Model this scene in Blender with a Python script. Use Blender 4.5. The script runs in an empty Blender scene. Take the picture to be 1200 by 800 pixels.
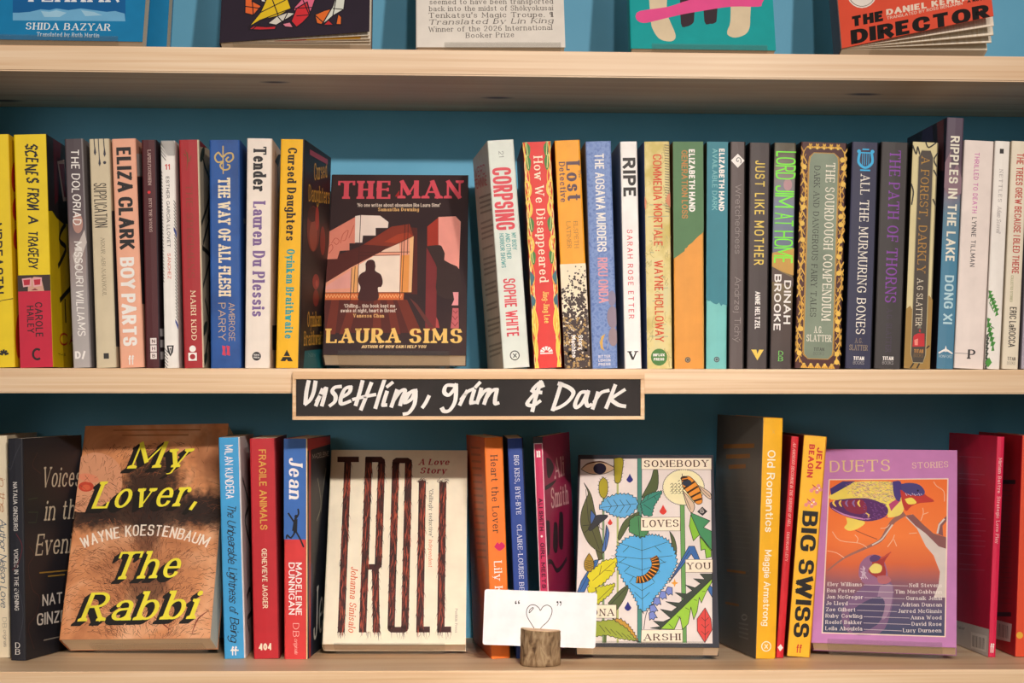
import bpy, bmesh, math, random
from mathutils import Vector, Matrix

# ------------------------------------------------------------------ camera, light, exposure
SC = bpy.context.scene
COL = SC.collection
F_PX, DIST, YAW, CX, CY = 2165.0, 1.60, math.radians(2.2), 600.0, 450.0   # 1200x800 frame
CAM = Vector((-DIST * math.tan(YAW), -DIST, 0.0))
RT = Vector((math.cos(YAW), -math.sin(YAW), 0)); FW = Vector((math.sin(YAW), math.cos(YAW), 0)); UP = Vector((0, 0, 1))
cd = bpy.data.cameras.new('camera'); cam = bpy.data.objects.new('camera', cd); COL.objects.link(cam)
cam.location = CAM; cam.rotation_euler = (math.pi / 2, 0, -YAW)
cd.sensor_width = 36.0; cd.lens = 36.0 * F_PX / 1200.0; cd.shift_y = (CY - 400.0) / 1200.0
cd.clip_start = 0.05
SC.camera = cam
SC.view_settings.view_transform = 'Standard'; SC.view_settings.look = 'None'
SC.view_settings.exposure = -0.12; SC.view_settings.gamma = 1.0; SC.view_settings.use_curve_mapping = False
w = bpy.data.worlds.new('shop_light'); SC.world = w; w.use_nodes = True
w.node_tree.nodes['Background'].inputs[0].default_value = (1.0, 0.86, 0.72, 1)
w.node_tree.nodes['Background'].inputs[1].default_value = 0.17
def lamp(name, loc, target, power, size, color, spread=None):
    l = bpy.data.lights.new(name, 'AREA'); l.shape = 'DISK'; l.size = size; l.energy = power; l.color = color
    if spread: l.spread = math.radians(spread)
    o = bpy.data.objects.new(name, l); COL.objects.link(o); o.location = loc
    o.rotation_euler = (Vector(target) - Vector(loc)).to_track_quat('-Z', 'Y').to_euler()
    o['kind'] = 'helper'
WARM = (1.0, 0.905, 0.825)
# ceiling track spots behind the viewer, then an added low beam and added fill
lamp('shelf_spot', (0.55, -2.40, 0.83), (0.05, 0.05, -0.02), 30.0, 0.07, WARM)
lamp('shelf_spot', (0.12, -2.40, 0.83), (0.0, 0.05, -0.02), 15.0, 0.07, WARM)
lamp('shelf_spot', (0.25, -2.40, 0.83), (0.0, 0.10, -0.25), 0.62, 0.08, WARM, 24)  # extra beam added to brighten the lowest shelf, not a known lamp
lamp('added_fill', (-1.0, -2.0, 0.42), (0, 0, 0.05), 8.0, 0.8, (1.0, 0.95, 0.90))  # added soft fill for shaded panels and left-facing covers; no window known there

# ------------------------------------------------------------------ picture measurement helpers
def ray(px, py): return FW + RT * ((px - CX) / F_PX) + UP * ((CY - py) / F_PX)
def at_y(px, py, y):
    r = ray(px, py); return CAM + r * ((y - CAM.y) / r.y)
def at_z(px, py, z):
    r = ray(px, py); return CAM + r * (z / r.z)
def low_z(x): return -0.2483 - 0.0037 * x          # top of the lowest shelf
def on_low(px, py):
    p = at_z(px, py, -0.2485)
    for _ in range(3): p = at_z(px, py, low_z(p.x))
    return p

# ------------------------------------------------------------------ materials
def lin(h):
    v = [int(h[i:i + 2], 16) / 255 for i in (0, 2, 4)]
    return [(c / 12.92 if c <= 0.04045 else ((c + 0.055) / 1.055) ** 2.4) for c in v] + [1]
MATS = {}
def nodes(name):
    m = bpy.data.materials.new(name); m.use_nodes = True
    nt = m.node_tree; return m, nt, nt.nodes['Principled BSDF']
def N(nt, t, **kw):
    n = nt.nodes.new(t)
    for k, v in kw.items():
        if k.startswith('_'): n.inputs[int(k[1:])].default_value = v
        else: setattr(n, k, v)
    return n
def M(h, rough=0.5, metal=0.0):
    """printed paper: the ink colour with a faint paper mottle"""
    k = (h, rough, metal)
    if k in MATS: return MATS[k]
    m, nt, b = nodes('print_' + h)
    c = lin(h)
    tc = N(nt, 'ShaderNodeTexCoord'); no = N(nt, 'ShaderNodeTexNoise'); no.inputs['Scale'].default_value = 60
    no.inputs['Detail'].default_value = 4
    nt.links.new(tc.outputs['Object'], no.inputs['Vector'])
    r = N(nt, 'ShaderNodeValToRGB')
    r.color_ramp.elements[0].position = 0.3; r.color_ramp.elements[1].position = 0.7
    r.color_ramp.elements[0].color = [x * 0.93 for x in c[:3]] + [1]; r.color_ramp.elements[1].color = [min(1, x * 1.03) for x in c[:3]] + [1]
    nt.links.new(no.outputs['Fac'], r.inputs[0]); nt.links.new(r.outputs[0], b.inputs['Base Color'])
    b.inputs['Roughness'].default_value = rough; b.inputs['Metallic'].default_value = metal
    b.inputs['Specular IOR Level'].default_value = 0.35
    MATS[k] = m; return m
def noisemat(name, stops, scale=(1, 1, 1), nscale=8, detail=6, rough=0.5, dist=0.0, spec=0.35):
    if name in MATS: return MATS[name]
    m, nt, b = nodes(name)
    tc = N(nt, 'ShaderNodeTexCoord'); mp = N(nt, 'ShaderNodeMapping'); mp.inputs['Scale'].default_value = scale
    no = N(nt, 'ShaderNodeTexNoise'); no.inputs['Scale'].default_value = nscale; no.inputs['Detail'].default_value = detail
    no.inputs['Distortion'].default_value = dist
    r = N(nt, 'ShaderNodeValToRGB'); el = r.color_ramp.elements
    while len(el) < len(stops): el.new(0.5)
    for e, (p, h) in zip(el, stops): e.position = p; e.color = lin(h)
    nt.links.new(tc.outputs['Object'], mp.inputs[0]); nt.links.new(mp.outputs[0], no.inputs['Vector'])
    nt.links.new(no.outputs['Fac'], r.inputs[0]); nt.links.new(r.outputs[0], b.inputs['Base Color'])
    b.inputs['Roughness'].default_value = rough; b.inputs['Specular IOR Level'].default_value = spec
    MATS[name] = m; return m
def gradmat(name, stops, axis=2, lo=0.0, hi=0.2, noise=0.06, nscale=30):
    """a printed colour gradient along one axis of the book, with mottle"""
    if name in MATS: return MATS[name]
    m, nt, b = nodes(name)
    tc = N(nt, 'ShaderNodeTexCoord'); sp = N(nt, 'ShaderNodeSeparateXYZ'); mr = N(nt, 'ShaderNodeMapRange')
    mr.inputs[1].default_value = lo; mr.inputs[2].default_value = hi
    no = N(nt, 'ShaderNodeTexNoise'); no.inputs['Scale'].default_value = nscale; no.inputs['Detail'].default_value = 5
    ma = N(nt, 'ShaderNodeMath', operation='MULTIPLY_ADD'); ma.inputs[1].default_value = noise * 2; ma.inputs[2].default_value = -noise
    ad = N(nt, 'ShaderNodeMath', operation='ADD'); r = N(nt, 'ShaderNodeValToRGB'); el = r.color_ramp.elements
    while len(el) < len(stops): el.new(0.5)
    for e, (p, h) in zip(el, stops): e.position = p; e.color = lin(h)
    L = nt.links.new
    L(tc.outputs['Object'], sp.inputs[0]); L(sp.outputs[axis], mr.inputs[0]); L(tc.outputs['Object'], no.inputs['Vector'])
    L(no.outputs['Fac'], ma.inputs[0]); L(mr.outputs[0], ad.inputs[0]); L(ma.outputs[0], ad.inputs[1]); L(ad.outputs[0], r.inputs[0])
    L(r.outputs[0], b.inputs['Base Color']); b.inputs['Roughness'].default_value = 0.5; b.inputs['Specular IOR Level'].default_value = 0.35
    MATS[name] = m; return m
def woodmat(name, a, bcol, c, knots=(), rough=0.45):
    m, nt, b = nodes(name); L = nt.links.new
    tc = N(nt, 'ShaderNodeTexCoord'); mp = N(nt, 'ShaderNodeMapping'); mp.inputs['Scale'].default_value = (1.3, 26, 95)
    no = N(nt, 'ShaderNodeTexNoise'); no.inputs['Scale'].default_value = 2.2; no.inputs['Detail'].default_value = 5; no.inputs['Distortion'].default_value = 0.35
    L(tc.outputs['Object'], mp.inputs[0]); L(mp.outputs[0], no.inputs['Vector'])
    r = N(nt, 'ShaderNodeValToRGB'); el = r.color_ramp.elements; el.new(0.5)
    for e, (p, h) in zip(el, ((0.30, c), (0.47, bcol), (0.62, a))): e.position = p; e.color = lin(h)
    L(no.outputs['Fac'], r.inputs[0]); out = r.outputs[0]
    n2 = N(nt, 'ShaderNodeTexNoise'); n2.inputs['Scale'].default_value = 3.0; L(tc.outputs['Object'], n2.inputs['Vector'])
    r2 = N(nt, 'ShaderNodeValToRGB'); r2.color_ramp.elements[0].color = (0.86, 0.82, 0.78, 1); r2.color_ramp.elements[1].color = (1, 1, 1, 1)
    r2.color_ramp.elements[0].position = 0.35; r2.color_ramp.elements[1].position = 0.6
    L(n2.outputs['Fac'], r2.inputs[0])
    mx = N(nt, 'ShaderNodeMix', data_type='RGBA', blend_type='MULTIPLY'); mx.inputs[0].default_value = 1
    L(out, mx.inputs[6]); L(r2.outputs[0], mx.inputs[7]); out = mx.outputs[2]
    for k, s in knots:
        su = N(nt, 'ShaderNodeVectorMath', operation='SUBTRACT'); su.inputs[1].default_value = k
        sc = N(nt, 'ShaderNodeVectorMath', operation='MULTIPLY'); sc.inputs[1].default_value = (1 / (s * 2.2), 1 / s, 1 / s)
        ln = N(nt, 'ShaderNodeVectorMath', operation='LENGTH'); rr = N(nt, 'ShaderNodeValToRGB')
        rr.color_ramp.elements[0].color = lin('6b3f25'); rr.color_ramp.elements[0].position = 0.35
        rr.color_ramp.elements[1].color = (1, 1, 1, 1); rr.color_ramp.elements[1].position = 1.0
        mk = N(nt, 'ShaderNodeMix', data_type='RGBA', blend_type='MULTIPLY'); mk.inputs[0].default_value = 1
        L(tc.outputs['Object'], su.inputs[0]); L(su.outputs[0], sc.inputs[0]); L(sc.outputs[0], ln.inputs[0]); L(ln.outputs['Value'], rr.inputs[0])
        L(out, mk.inputs[6]); L(rr.outputs[0], mk.inputs[7]); out = mk.outputs[2]
    L(out, b.inputs['Base Color']); b.inputs['Roughness'].default_value = rough
    return m
def skinmat(dark):
    """a printed photograph of skin; dark = (centre, radii) of the soft hairy areas in the thing's own space"""
    m, nt, b = nodes('torso_print'); L = nt.links.new
    tc = N(nt, 'ShaderNodeTexCoord'); no = N(nt, 'ShaderNodeTexNoise'); no.inputs['Scale'].default_value = 26; no.inputs['Detail'].default_value = 8; no.inputs['Distortion'].default_value = .6
    L(tc.outputs['Object'], no.inputs['Vector'])
    r = N(nt, 'ShaderNodeValToRGB'); el = r.color_ramp.elements; el.new(.5)
    for e, (p, h) in zip(el, ((.3, 'b06c42'), (.5, 'd8905e'), (.72, 'eab288'))): e.position = p; e.color = lin(h)
    L(no.outputs['Fac'], r.inputs[0]); out = r.outputs[0]
    n2 = N(nt, 'ShaderNodeTexNoise'); n2.inputs['Scale'].default_value = 170; n2.inputs['Detail'].default_value = 4; L(tc.outputs['Object'], n2.inputs['Vector'])
    for cen, rad, amt, col in dark:
        su = N(nt, 'ShaderNodeVectorMath', operation='SUBTRACT'); su.inputs[1].default_value = cen
        sc = N(nt, 'ShaderNodeVectorMath', operation='MULTIPLY'); sc.inputs[1].default_value = (1 / rad[0], 0, 1 / rad[1])
        ln = N(nt, 'ShaderNodeVectorMath', operation='LENGTH'); ma = N(nt, 'ShaderNodeMath', operation='MULTIPLY_ADD'); ma.inputs[1].default_value = .9; ma.inputs[2].default_value = -.45
        ad = N(nt, 'ShaderNodeMath', operation='ADD'); mr = N(nt, 'ShaderNodeMapRange', interpolation_type='SMOOTHSTEP'); mr.inputs[1].default_value = 1.2; mr.inputs[2].default_value = .5; mr.inputs[4].default_value = amt
        mx = N(nt, 'ShaderNodeMix', data_type='RGBA'); mx.inputs[7].default_value = lin(col)
        L(tc.outputs['Object'], su.inputs[0]); L(su.outputs[0], sc.inputs[0]); L(sc.outputs[0], ln.inputs[0]); L(n2.outputs['Fac'], ma.inputs[0]); L(ln.outputs['Value'], ad.inputs[0]); L(ma.outputs[0], ad.inputs[1]); L(ad.outputs[0], mr.inputs[0]); L(mr.outputs[0], mx.inputs[0]); L(out, mx.inputs[6]); out = mx.outputs[2]
    L(out, b.inputs['Base Color']); b.inputs['Roughness'].default_value = .45
    return m
def pagemat():
    if 'pages' in MATS: return MATS['pages']
    m, nt, b = nodes('page_edges'); L = nt.links.new
    tc = N(nt, 'ShaderNodeTexCoord'); sp = N(nt, 'ShaderNodeSeparateXYZ')
    # leaves lie along one axis; the generated coordinate across them is written in an attribute
    at = N(nt, 'ShaderNodeAttribute'); at.attribute_name = 'across'
    no = N(nt, 'ShaderNodeTexNoise', noise_dimensions='1D'); no.inputs['Scale'].default_value = 2600; no.inputs['Detail'].default_value = 2
    L(at.outputs['Fac'], no.inputs['W'])
    r = N(nt, 'ShaderNodeValToRGB')
    r.color_ramp.elements[0].position = 0.3; r.color_ramp.elements[0].color = lin('e4d4ba'); r.color_ramp.elements[1].position = 0.65; r.color_ramp.elements[1].color = lin('f6ecdc')
    L(no.outputs['Fac'], r.inputs[0]); L(r.outputs[0], b.inputs['Base Color']); b.inputs['Roughness'].default_value = 0.8
    b.inputs['Specular IOR Level'].default_value = 0.1
    MATS['pages'] = m; return m
def acrylic():
    if 'acrylic' in MATS: return MATS['acrylic']
    m, nt, b = nodes('clear_acrylic'); L = nt.links.new
    tr = N(nt, 'ShaderNodeBsdfTransparent'); tr.inputs[0].default_value = (0.975, 0.975, 0.97, 1)
    gl = N(nt, 'ShaderNodeBsdfGlossy'); gl.inputs['Roughness'].default_value = 0.25
    mx = N(nt, 'ShaderNodeMixShader'); mx.inputs[0].default_value = .11; L(tr.outputs[0], mx.inputs[1]); L(gl.outputs[0], mx.inputs[2])
    L(mx.outputs[0], nt.nodes['Material Output'].inputs['Surface'])
    MATS['acrylic'] = m; return m

# ------------------------------------------------------------------ object helpers
def link(name, me, parent=None, mats=()):
    o = bpy.data.objects.new(name, me); COL.objects.link(o)
    for m in mats: me.materials.append(m)
    if parent: o.parent = parent
    return o
def thing(name, label, cat, mat, group=None):
    o = bpy.data.objects.new(name, None); COL.objects.link(o); o.empty_display_size = 0.01
    o.matrix_world = mat; o['label'] = label; o['category'] = cat
    if group: o['group'] = group
    return o
def bm_box(bm, lo, hi, mi=0, bevel=0):
    vs = [bm.verts.new((x, y, z)) for x in (lo[0], hi[0]) for y in (lo[1], hi[1]) for z in (lo[2], hi[2])]
    fs = []
    for q in ((0, 1, 3, 2), (4, 6, 7, 5), (0, 4, 5, 1), (2, 3, 7, 6), (0, 2, 6, 4), (1, 5, 7, 3)):
        f = bm.faces.new([vs[i] for i in q]); f.material_index = mi; fs.append(f)
    if bevel:
        es = list({e for f in fs for e in f.edges})
        bmesh.ops.bevel(bm, geom=es, offset=bevel, segments=2, affect='EDGES', profile=0.6)
    return vs
def finish(bm, name, parent, mats, smooth=False):
    bmesh.ops.recalc_face_normals(bm, faces=bm.faces)
    me = bpy.data.meshes.new(name); bm.to_mesh(me); bm.free()
    if smooth:
        for p in me.polygons: p.use_smooth = True
    return link(name, me, parent, mats)

# ------------------------------------------------------------------ lettering: a stroke alphabet drawn with a nib
# L = line, V = quarter arc leaving vertically, H = quarter arc leaving horizontally
GL = {
'A': (.72, 'M0,0L.36,1L.72,0 M.13,.34L.59,.34'), 'B': (.6, 'M0,0L0,1L.3,1H.56,.77V.3,.53L0,.53 M.3,.53H.6,.27V.3,0L0,0'),
'C': (.64, 'M.64,.75V.34,1H0,.5V.34,0H.64,.25'), 'D': (.64, 'M0,0L0,1L.24,1H.64,.5V.24,0L0,0'),
'E': (.5, 'M.5,1L0,1L0,0L.52,0 M0,.52L.42,.52'), 'F': (.5, 'M.5,1L0,1L0,0 M0,.5L.42,.5'),
'G': (.66, 'M.64,.76V.34,1H0,.5V.34,0H.66,.22L.66,.45L.42,.45'), 'H': (.62, 'M0,0L0,1 M.62,0L.62,1 M0,.52L.62,.52'),
'I': (0, 'M0,0L0,1'), 'J': (.38, 'M.38,1L.38,.24V.19,0H0,.2'), 'K': (.62, 'M0,0L0,1 M.6,1L0,.38 M.2,.58L.62,0'),
'L': (.48, 'M0,1L0,0L.48,0'), 'M': (.8, 'M0,0L0,1L.4,.22L.8,1L.8,0'), 'N': (.64, 'M0,0L0,1L.64,0L.64,1'),
'O': (.7, 'M0,.5V.35,1H.7,.5V.35,0H0,.5'), 'P': (.56, 'M0,0L0,1L.28,1H.56,.74V.28,.47L0,.47'),
'Q': (.7, 'M0,.5V.35,1H.7,.5V.35,0H0,.5 M.42,.2L.72,-.1'), 'R': (.6, 'M0,0L0,1L.28,1H.56,.75V.28,.5L0,.5 M.28,.5L.6,0'),
'S': (.56, 'M.54,.79V.28,1H.02,.76V.28,.52H.56,.26V.28,0H0,.22'), 'T': (.7, 'M0,1L.7,1 M.35,1L.35,0'),
'U': (.62, 'M0,1L0,.3V.31,0H.62,.3L.62,1'), 'V': (.68, 'M0,1L.34,0L.68,1'), 'W': (1.0, 'M0,1L.26,0L.5,.85L.74,0L1,1'),
'X': (.64, 'M0,1L.64,0 M.64,1L0,0'), 'Y': (.66, 'M0,1L.33,.48L.66,1 M.33,.48L.33,0'), 'Z': (.6, 'M0,1L.6,1L0,0L.6,0'),
'a': (.46, 'M.04,.54V.25,.68H.46,.46L.46,0 M.46,.4L.26,.38H0,.19V.2,0H.46,.2'), 'b': (.5, 'M0,1L0,0 M0,.4V.26,.68H.5,.34V.26,0H0,.26'),
'c': (.45, 'M.45,.5V.25,.68H0,.34V.25,0H.45,.16'), 'd': (.5, 'M.5,1L.5,0 M.5,.4V.24,.68H0,.34V.24,0H.5,.26'),
'e': (.48, 'M0,.36L.48,.36V.25,.68H0,.34V.25,0H.46,.15'), 'f': (.34, 'M.36,.92V.26,1H.14,.8L.14,0 M0,.66L.32,.66'),
'g': (.5, 'M.5,.42V.24,.68H0,.36V.24,.06H.5,.3 M.5,.68L.5,-.08V.25,-.3H.02,-.16'), 'h': (.47, 'M0,0L0,1 M0,.42V.25,.68H.47,.42L.47,0'),
'i': (0, 'M0,0L0,.67 D0,.92'), 'j': (.1, 'M.1,.67L.1,-.1V-.06,-.3 D.1,.92'), 'k': (.47, 'M0,0L0,1 M.44,.67L0,.24 M.16,.4L.48,0'),
'l': (0, 'M0,0L0,1'), 'm': (.82, 'M0,0L0,.67 M0,.42V.22,.68H.41,.42L.41,0 M.41,.42V.63,.68H.82,.42L.82,0'),
'n': (.47, 'M0,0L0,.67 M0,.42V.25,.68H.47,.42L.47,0'), 'o': (.52, 'M0,.34V.26,.68H.52,.34V.26,0H0,.34'),
'p': (.5, 'M0,-.3L0,.67 M0,.4V.26,.68H.5,.34V.26,0H0,.26'), 'q': (.5, 'M.5,-.3L.5,.67 M.5,.4V.24,.68H0,.34V.24,0H.5,.26'),
'r': (.3, 'M0,0L0,.67 M0,.4V.2,.68H.32,.58'), 's': (.4, 'M.38,.54V.2,.68H.02,.51V.2,.35H.4,.18V.2,0H0,.15'),
't': (.34, 'M.14,.9L.14,.16V.25,0H.34,.06 M0,.66L.32,.66'), 'u': (.47, 'M0,.67L0,.25V.21,0H.47,.24 M.47,.67L.47,0'),
'v': (.48, 'M0,.67L.24,0L.48,.67'), 'w': (.74, 'M0,.67L.19,0L.37,.6L.55,0L.74,.67'), 'x': (.46, 'M0,.67L.46,0 M.46,.67L0,0'),
'y': (.5, 'M0,.67L.25,0 M.5,.67L.2,-.2V.08,-.3'), 'z': (.44, 'M0,.67L.44,.67L0,0L.44,0'),
'0': (.56, 'M0,.5V.28,1H.56,.5V.28,0H0,.5'), '1': (.2, 'M0,.8L.2,1L.2,0'), '2': (.52, 'M.02,.74V.26,1H.52,.74V.3,.38L0,0L.54,0'),
'4': (.58, 'M.44,0L.44,1L0,.28L.58,.28'), '6': (.54, 'M.46,.92V.3,1H0,.4V.27,0H.54,.3V.27,.6H0,.32'),
'.': (0, 'D0,.04'), ',': (.06, 'M.08,.08L0,-.16'), "'": (.0, 'M.02,1L0,.72'), '‘': (.0, 'M.04,1L0,.76'), '’': (.0, 'M.04,1L0,.76'), '“': (.16, 'M.05,1L0,.72 M.2,1L.15,.72'), '”': (.16, 'M.05,1L0,.72 M.2,1L.15,.72'),
'-': (.28, 'M0,.38L.28,.38'), '·': (0, 'D0,.42'), ':': (0, 'D0,.06 D0,.6'), '/': (.34, 'M0,-.08L.34,1'), '_': (.5, 'M0,0L.5,0'),
'&': (.66, 'M.66,0L.14,.74V.3,1H.44,.78L.04,.34V.26,0H.62,.42'), '¶': (.4, 'M.4,0L.4,1L.2,1H0,.76V.2,.5L.3,.5 M.25,0L.25,1'),
'é': (.48, 'M0,.36L.48,.36V.25,.68H0,.34V.25,0H.46,.15 M.2,.8L.34,1'), 'í': (.0, 'M0,0L0,.67 M0,.8L.14,1'), 'ý': (.5, 'M0,.67L.25,0 M.5,.67L.2,-.2V.08,-.3 M.2,.8L.34,1'),
'Í': (0, 'M0,0L0,1 M0,1.08L.14,1.26'), 'Á': (.72, 'M0,0L.36,1L.72,0 M.13,.34L.59,.34 M.32,1.08L.5,1.26'), 'ö': (.52, 'M0,.34V.26,.68H.52,.34V.26,0H0,.34 D.12,.92 D.4,.92'), 'ō': (.52, 'M0,.34V.26,.68H.52,.34V.26,0H0,.34 M.1,.9L.42,.9'),
}
def parse(path, n, box=2.0):
    out = []; cur = None; pts = []; i = 0
    toks = []
    s = path.replace(' ', '')
    j = 0
    while j < len(s):
        k = j + 1
        while k < len(s) and s[k] not in 'MLVHD': k += 1
        x, y = s[j + 1:k].split(','); toks.append((s[j], float(x), float(y))); j = k
    for t, x, y in toks:
        if t == 'M':
            if pts: out.append(pts)
            pts = [(x, y)]
        elif t == 'D':
            if pts: out.append(pts)
            out.append([(x, y)]); pts = []
        elif t == 'L': pts.append((x, y))
        else:
            x0, y0 = pts[-1]
            for q in range(1, n + 1):
                a = q / n * math.pi / 2; e = 2.0 / box
                c, sn = 1 - math.cos(a) ** e if q < n else 1.0, math.sin(a) ** e if q < n else 1.0
                if t == 'V': pts.append((x0 + (x - x0) * c, y0 + (y - y0) * sn))
                else: pts.append((x0 + (x - x0) * sn, y0 + (y - y0) * c))
    if pts: out.append(pts)
    return out
def stroke(pts, hw, ext0=0.0, ext1=0.0, taper=None):
    """polygons covering a polyline; hw(dx,dy) is the half width of the nib for a direction"""
    P = [pts[0]]
    for p in pts[1:]:
        if abs(p[0] - P[-1][0]) + abs(p[1] - P[-1][1]) > 1e-7: P.append(p)
    if len(P) < 2: return []
    runs = [[P[0], P[1]]]
    for k in range(2, len(P)):
        a, b, c = P[k - 2], P[k - 1], P[k]
        d = math.atan2(c[1] - b[1], c[0] - b[0]) - math.atan2(b[1] - a[1], b[0] - a[0])
        d = abs((d + math.pi) % (2 * math.pi) - math.pi)
        if d > 0.8: runs.append([b, c])
        else: runs[-1].append(c)
    polys = []
    for ri, r in enumerate(runs):
        r = list(r)
        def unit(a, b):
            dx, dy = b[0] - a[0], b[1] - a[1]; l = math.hypot(dx, dy) or 1e-9; return dx / l, dy / l
        u0 = unit(r[0], r[1]); u1 = unit(r[-2], r[-1])
        closed = len(runs) == 1 and abs(r[0][0] - r[-1][0]) + abs(r[0][1] - r[-1][1]) < 1e-6
        e0 = ext0 if ri == 0 else hw(*unit(runs[ri - 1][-2], runs[ri - 1][-1])) * 0.9
        e1 = ext1 if ri == len(runs) - 1 else hw(*unit(runs[ri + 1][0], runs[ri + 1][1])) * 0.9
        if not closed:
            r[0] = (r[0][0] - u0[0] * e0, r[0][1] - u0[1] * e0); r[-1] = (r[-1][0] + u1[0] * e1, r[-1][1] + u1[1] * e1)
        Lf, Rg = [], []
        for k, p in enumerate(r):
            us = []
            if k > 0: us.append(unit(r[k - 1], p))
            if k < len(r) - 1: us.append(unit(p, r[k + 1]))
            if closed and k in (0, len(r) - 1): us = [unit(r[-2], r[-1]), unit(r[0], r[1])]
            dx = sum(u[0] for u in us); dy = sum(u[1] for u in us); l = math.hypot(dx, dy) or 1e-9; dx /= l; dy /= l
            h = sum(hw(*u) for u in us) / len(us)
            if taper: h *= taper(k / (len(r) - 1))
            Lf.append((p[0] - dy * h, p[1] + dx * h)); Rg.append((p[0] + dy * h, p[1] - dx * h))
        for k in range(len(r) - 1): polys.append([Lf[k], Rg[k], Rg[k + 1], Lf[k + 1]])
    return polys
# style: wx, wy = stem and hair stroke widths in cap heights; serif length; slant; hand wobble; gap between letters; box = squareness of the rounds
ST = dict(
    sans=dict(wx=.16, wy=.13), bold=dict(wx=.25, wy=.19), light=dict(wx=.085, wy=.08), mid=dict(wx=.13, wy=.11),
    cond=dict(wx=.15, wy=.12, box=2.9), heavy=dict(wx=.27, wy=.145, box=2.7, gap=.08), gothic=dict(wx=.2, wy=.15, box=3.0),
    serif=dict(wx=.125, wy=.06, serif=.09), serifb=dict(wx=.21, wy=.085, serif=.09), serifl=dict(wx=.085, wy=.055, serif=.08), slab=dict(wx=.17, wy=.12, serif=.1),
    ital=dict(wx=.11, wy=.06, serif=.06, slant=.24), italb=dict(wx=.2, wy=.07, serif=.06, slant=.24), hand=dict(wx=.10, wy=.10, hand=.05, slant=.08), script=dict(wx=.1, wy=.08, hand=.04, slant=.3, gap=.03),
)
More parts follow.
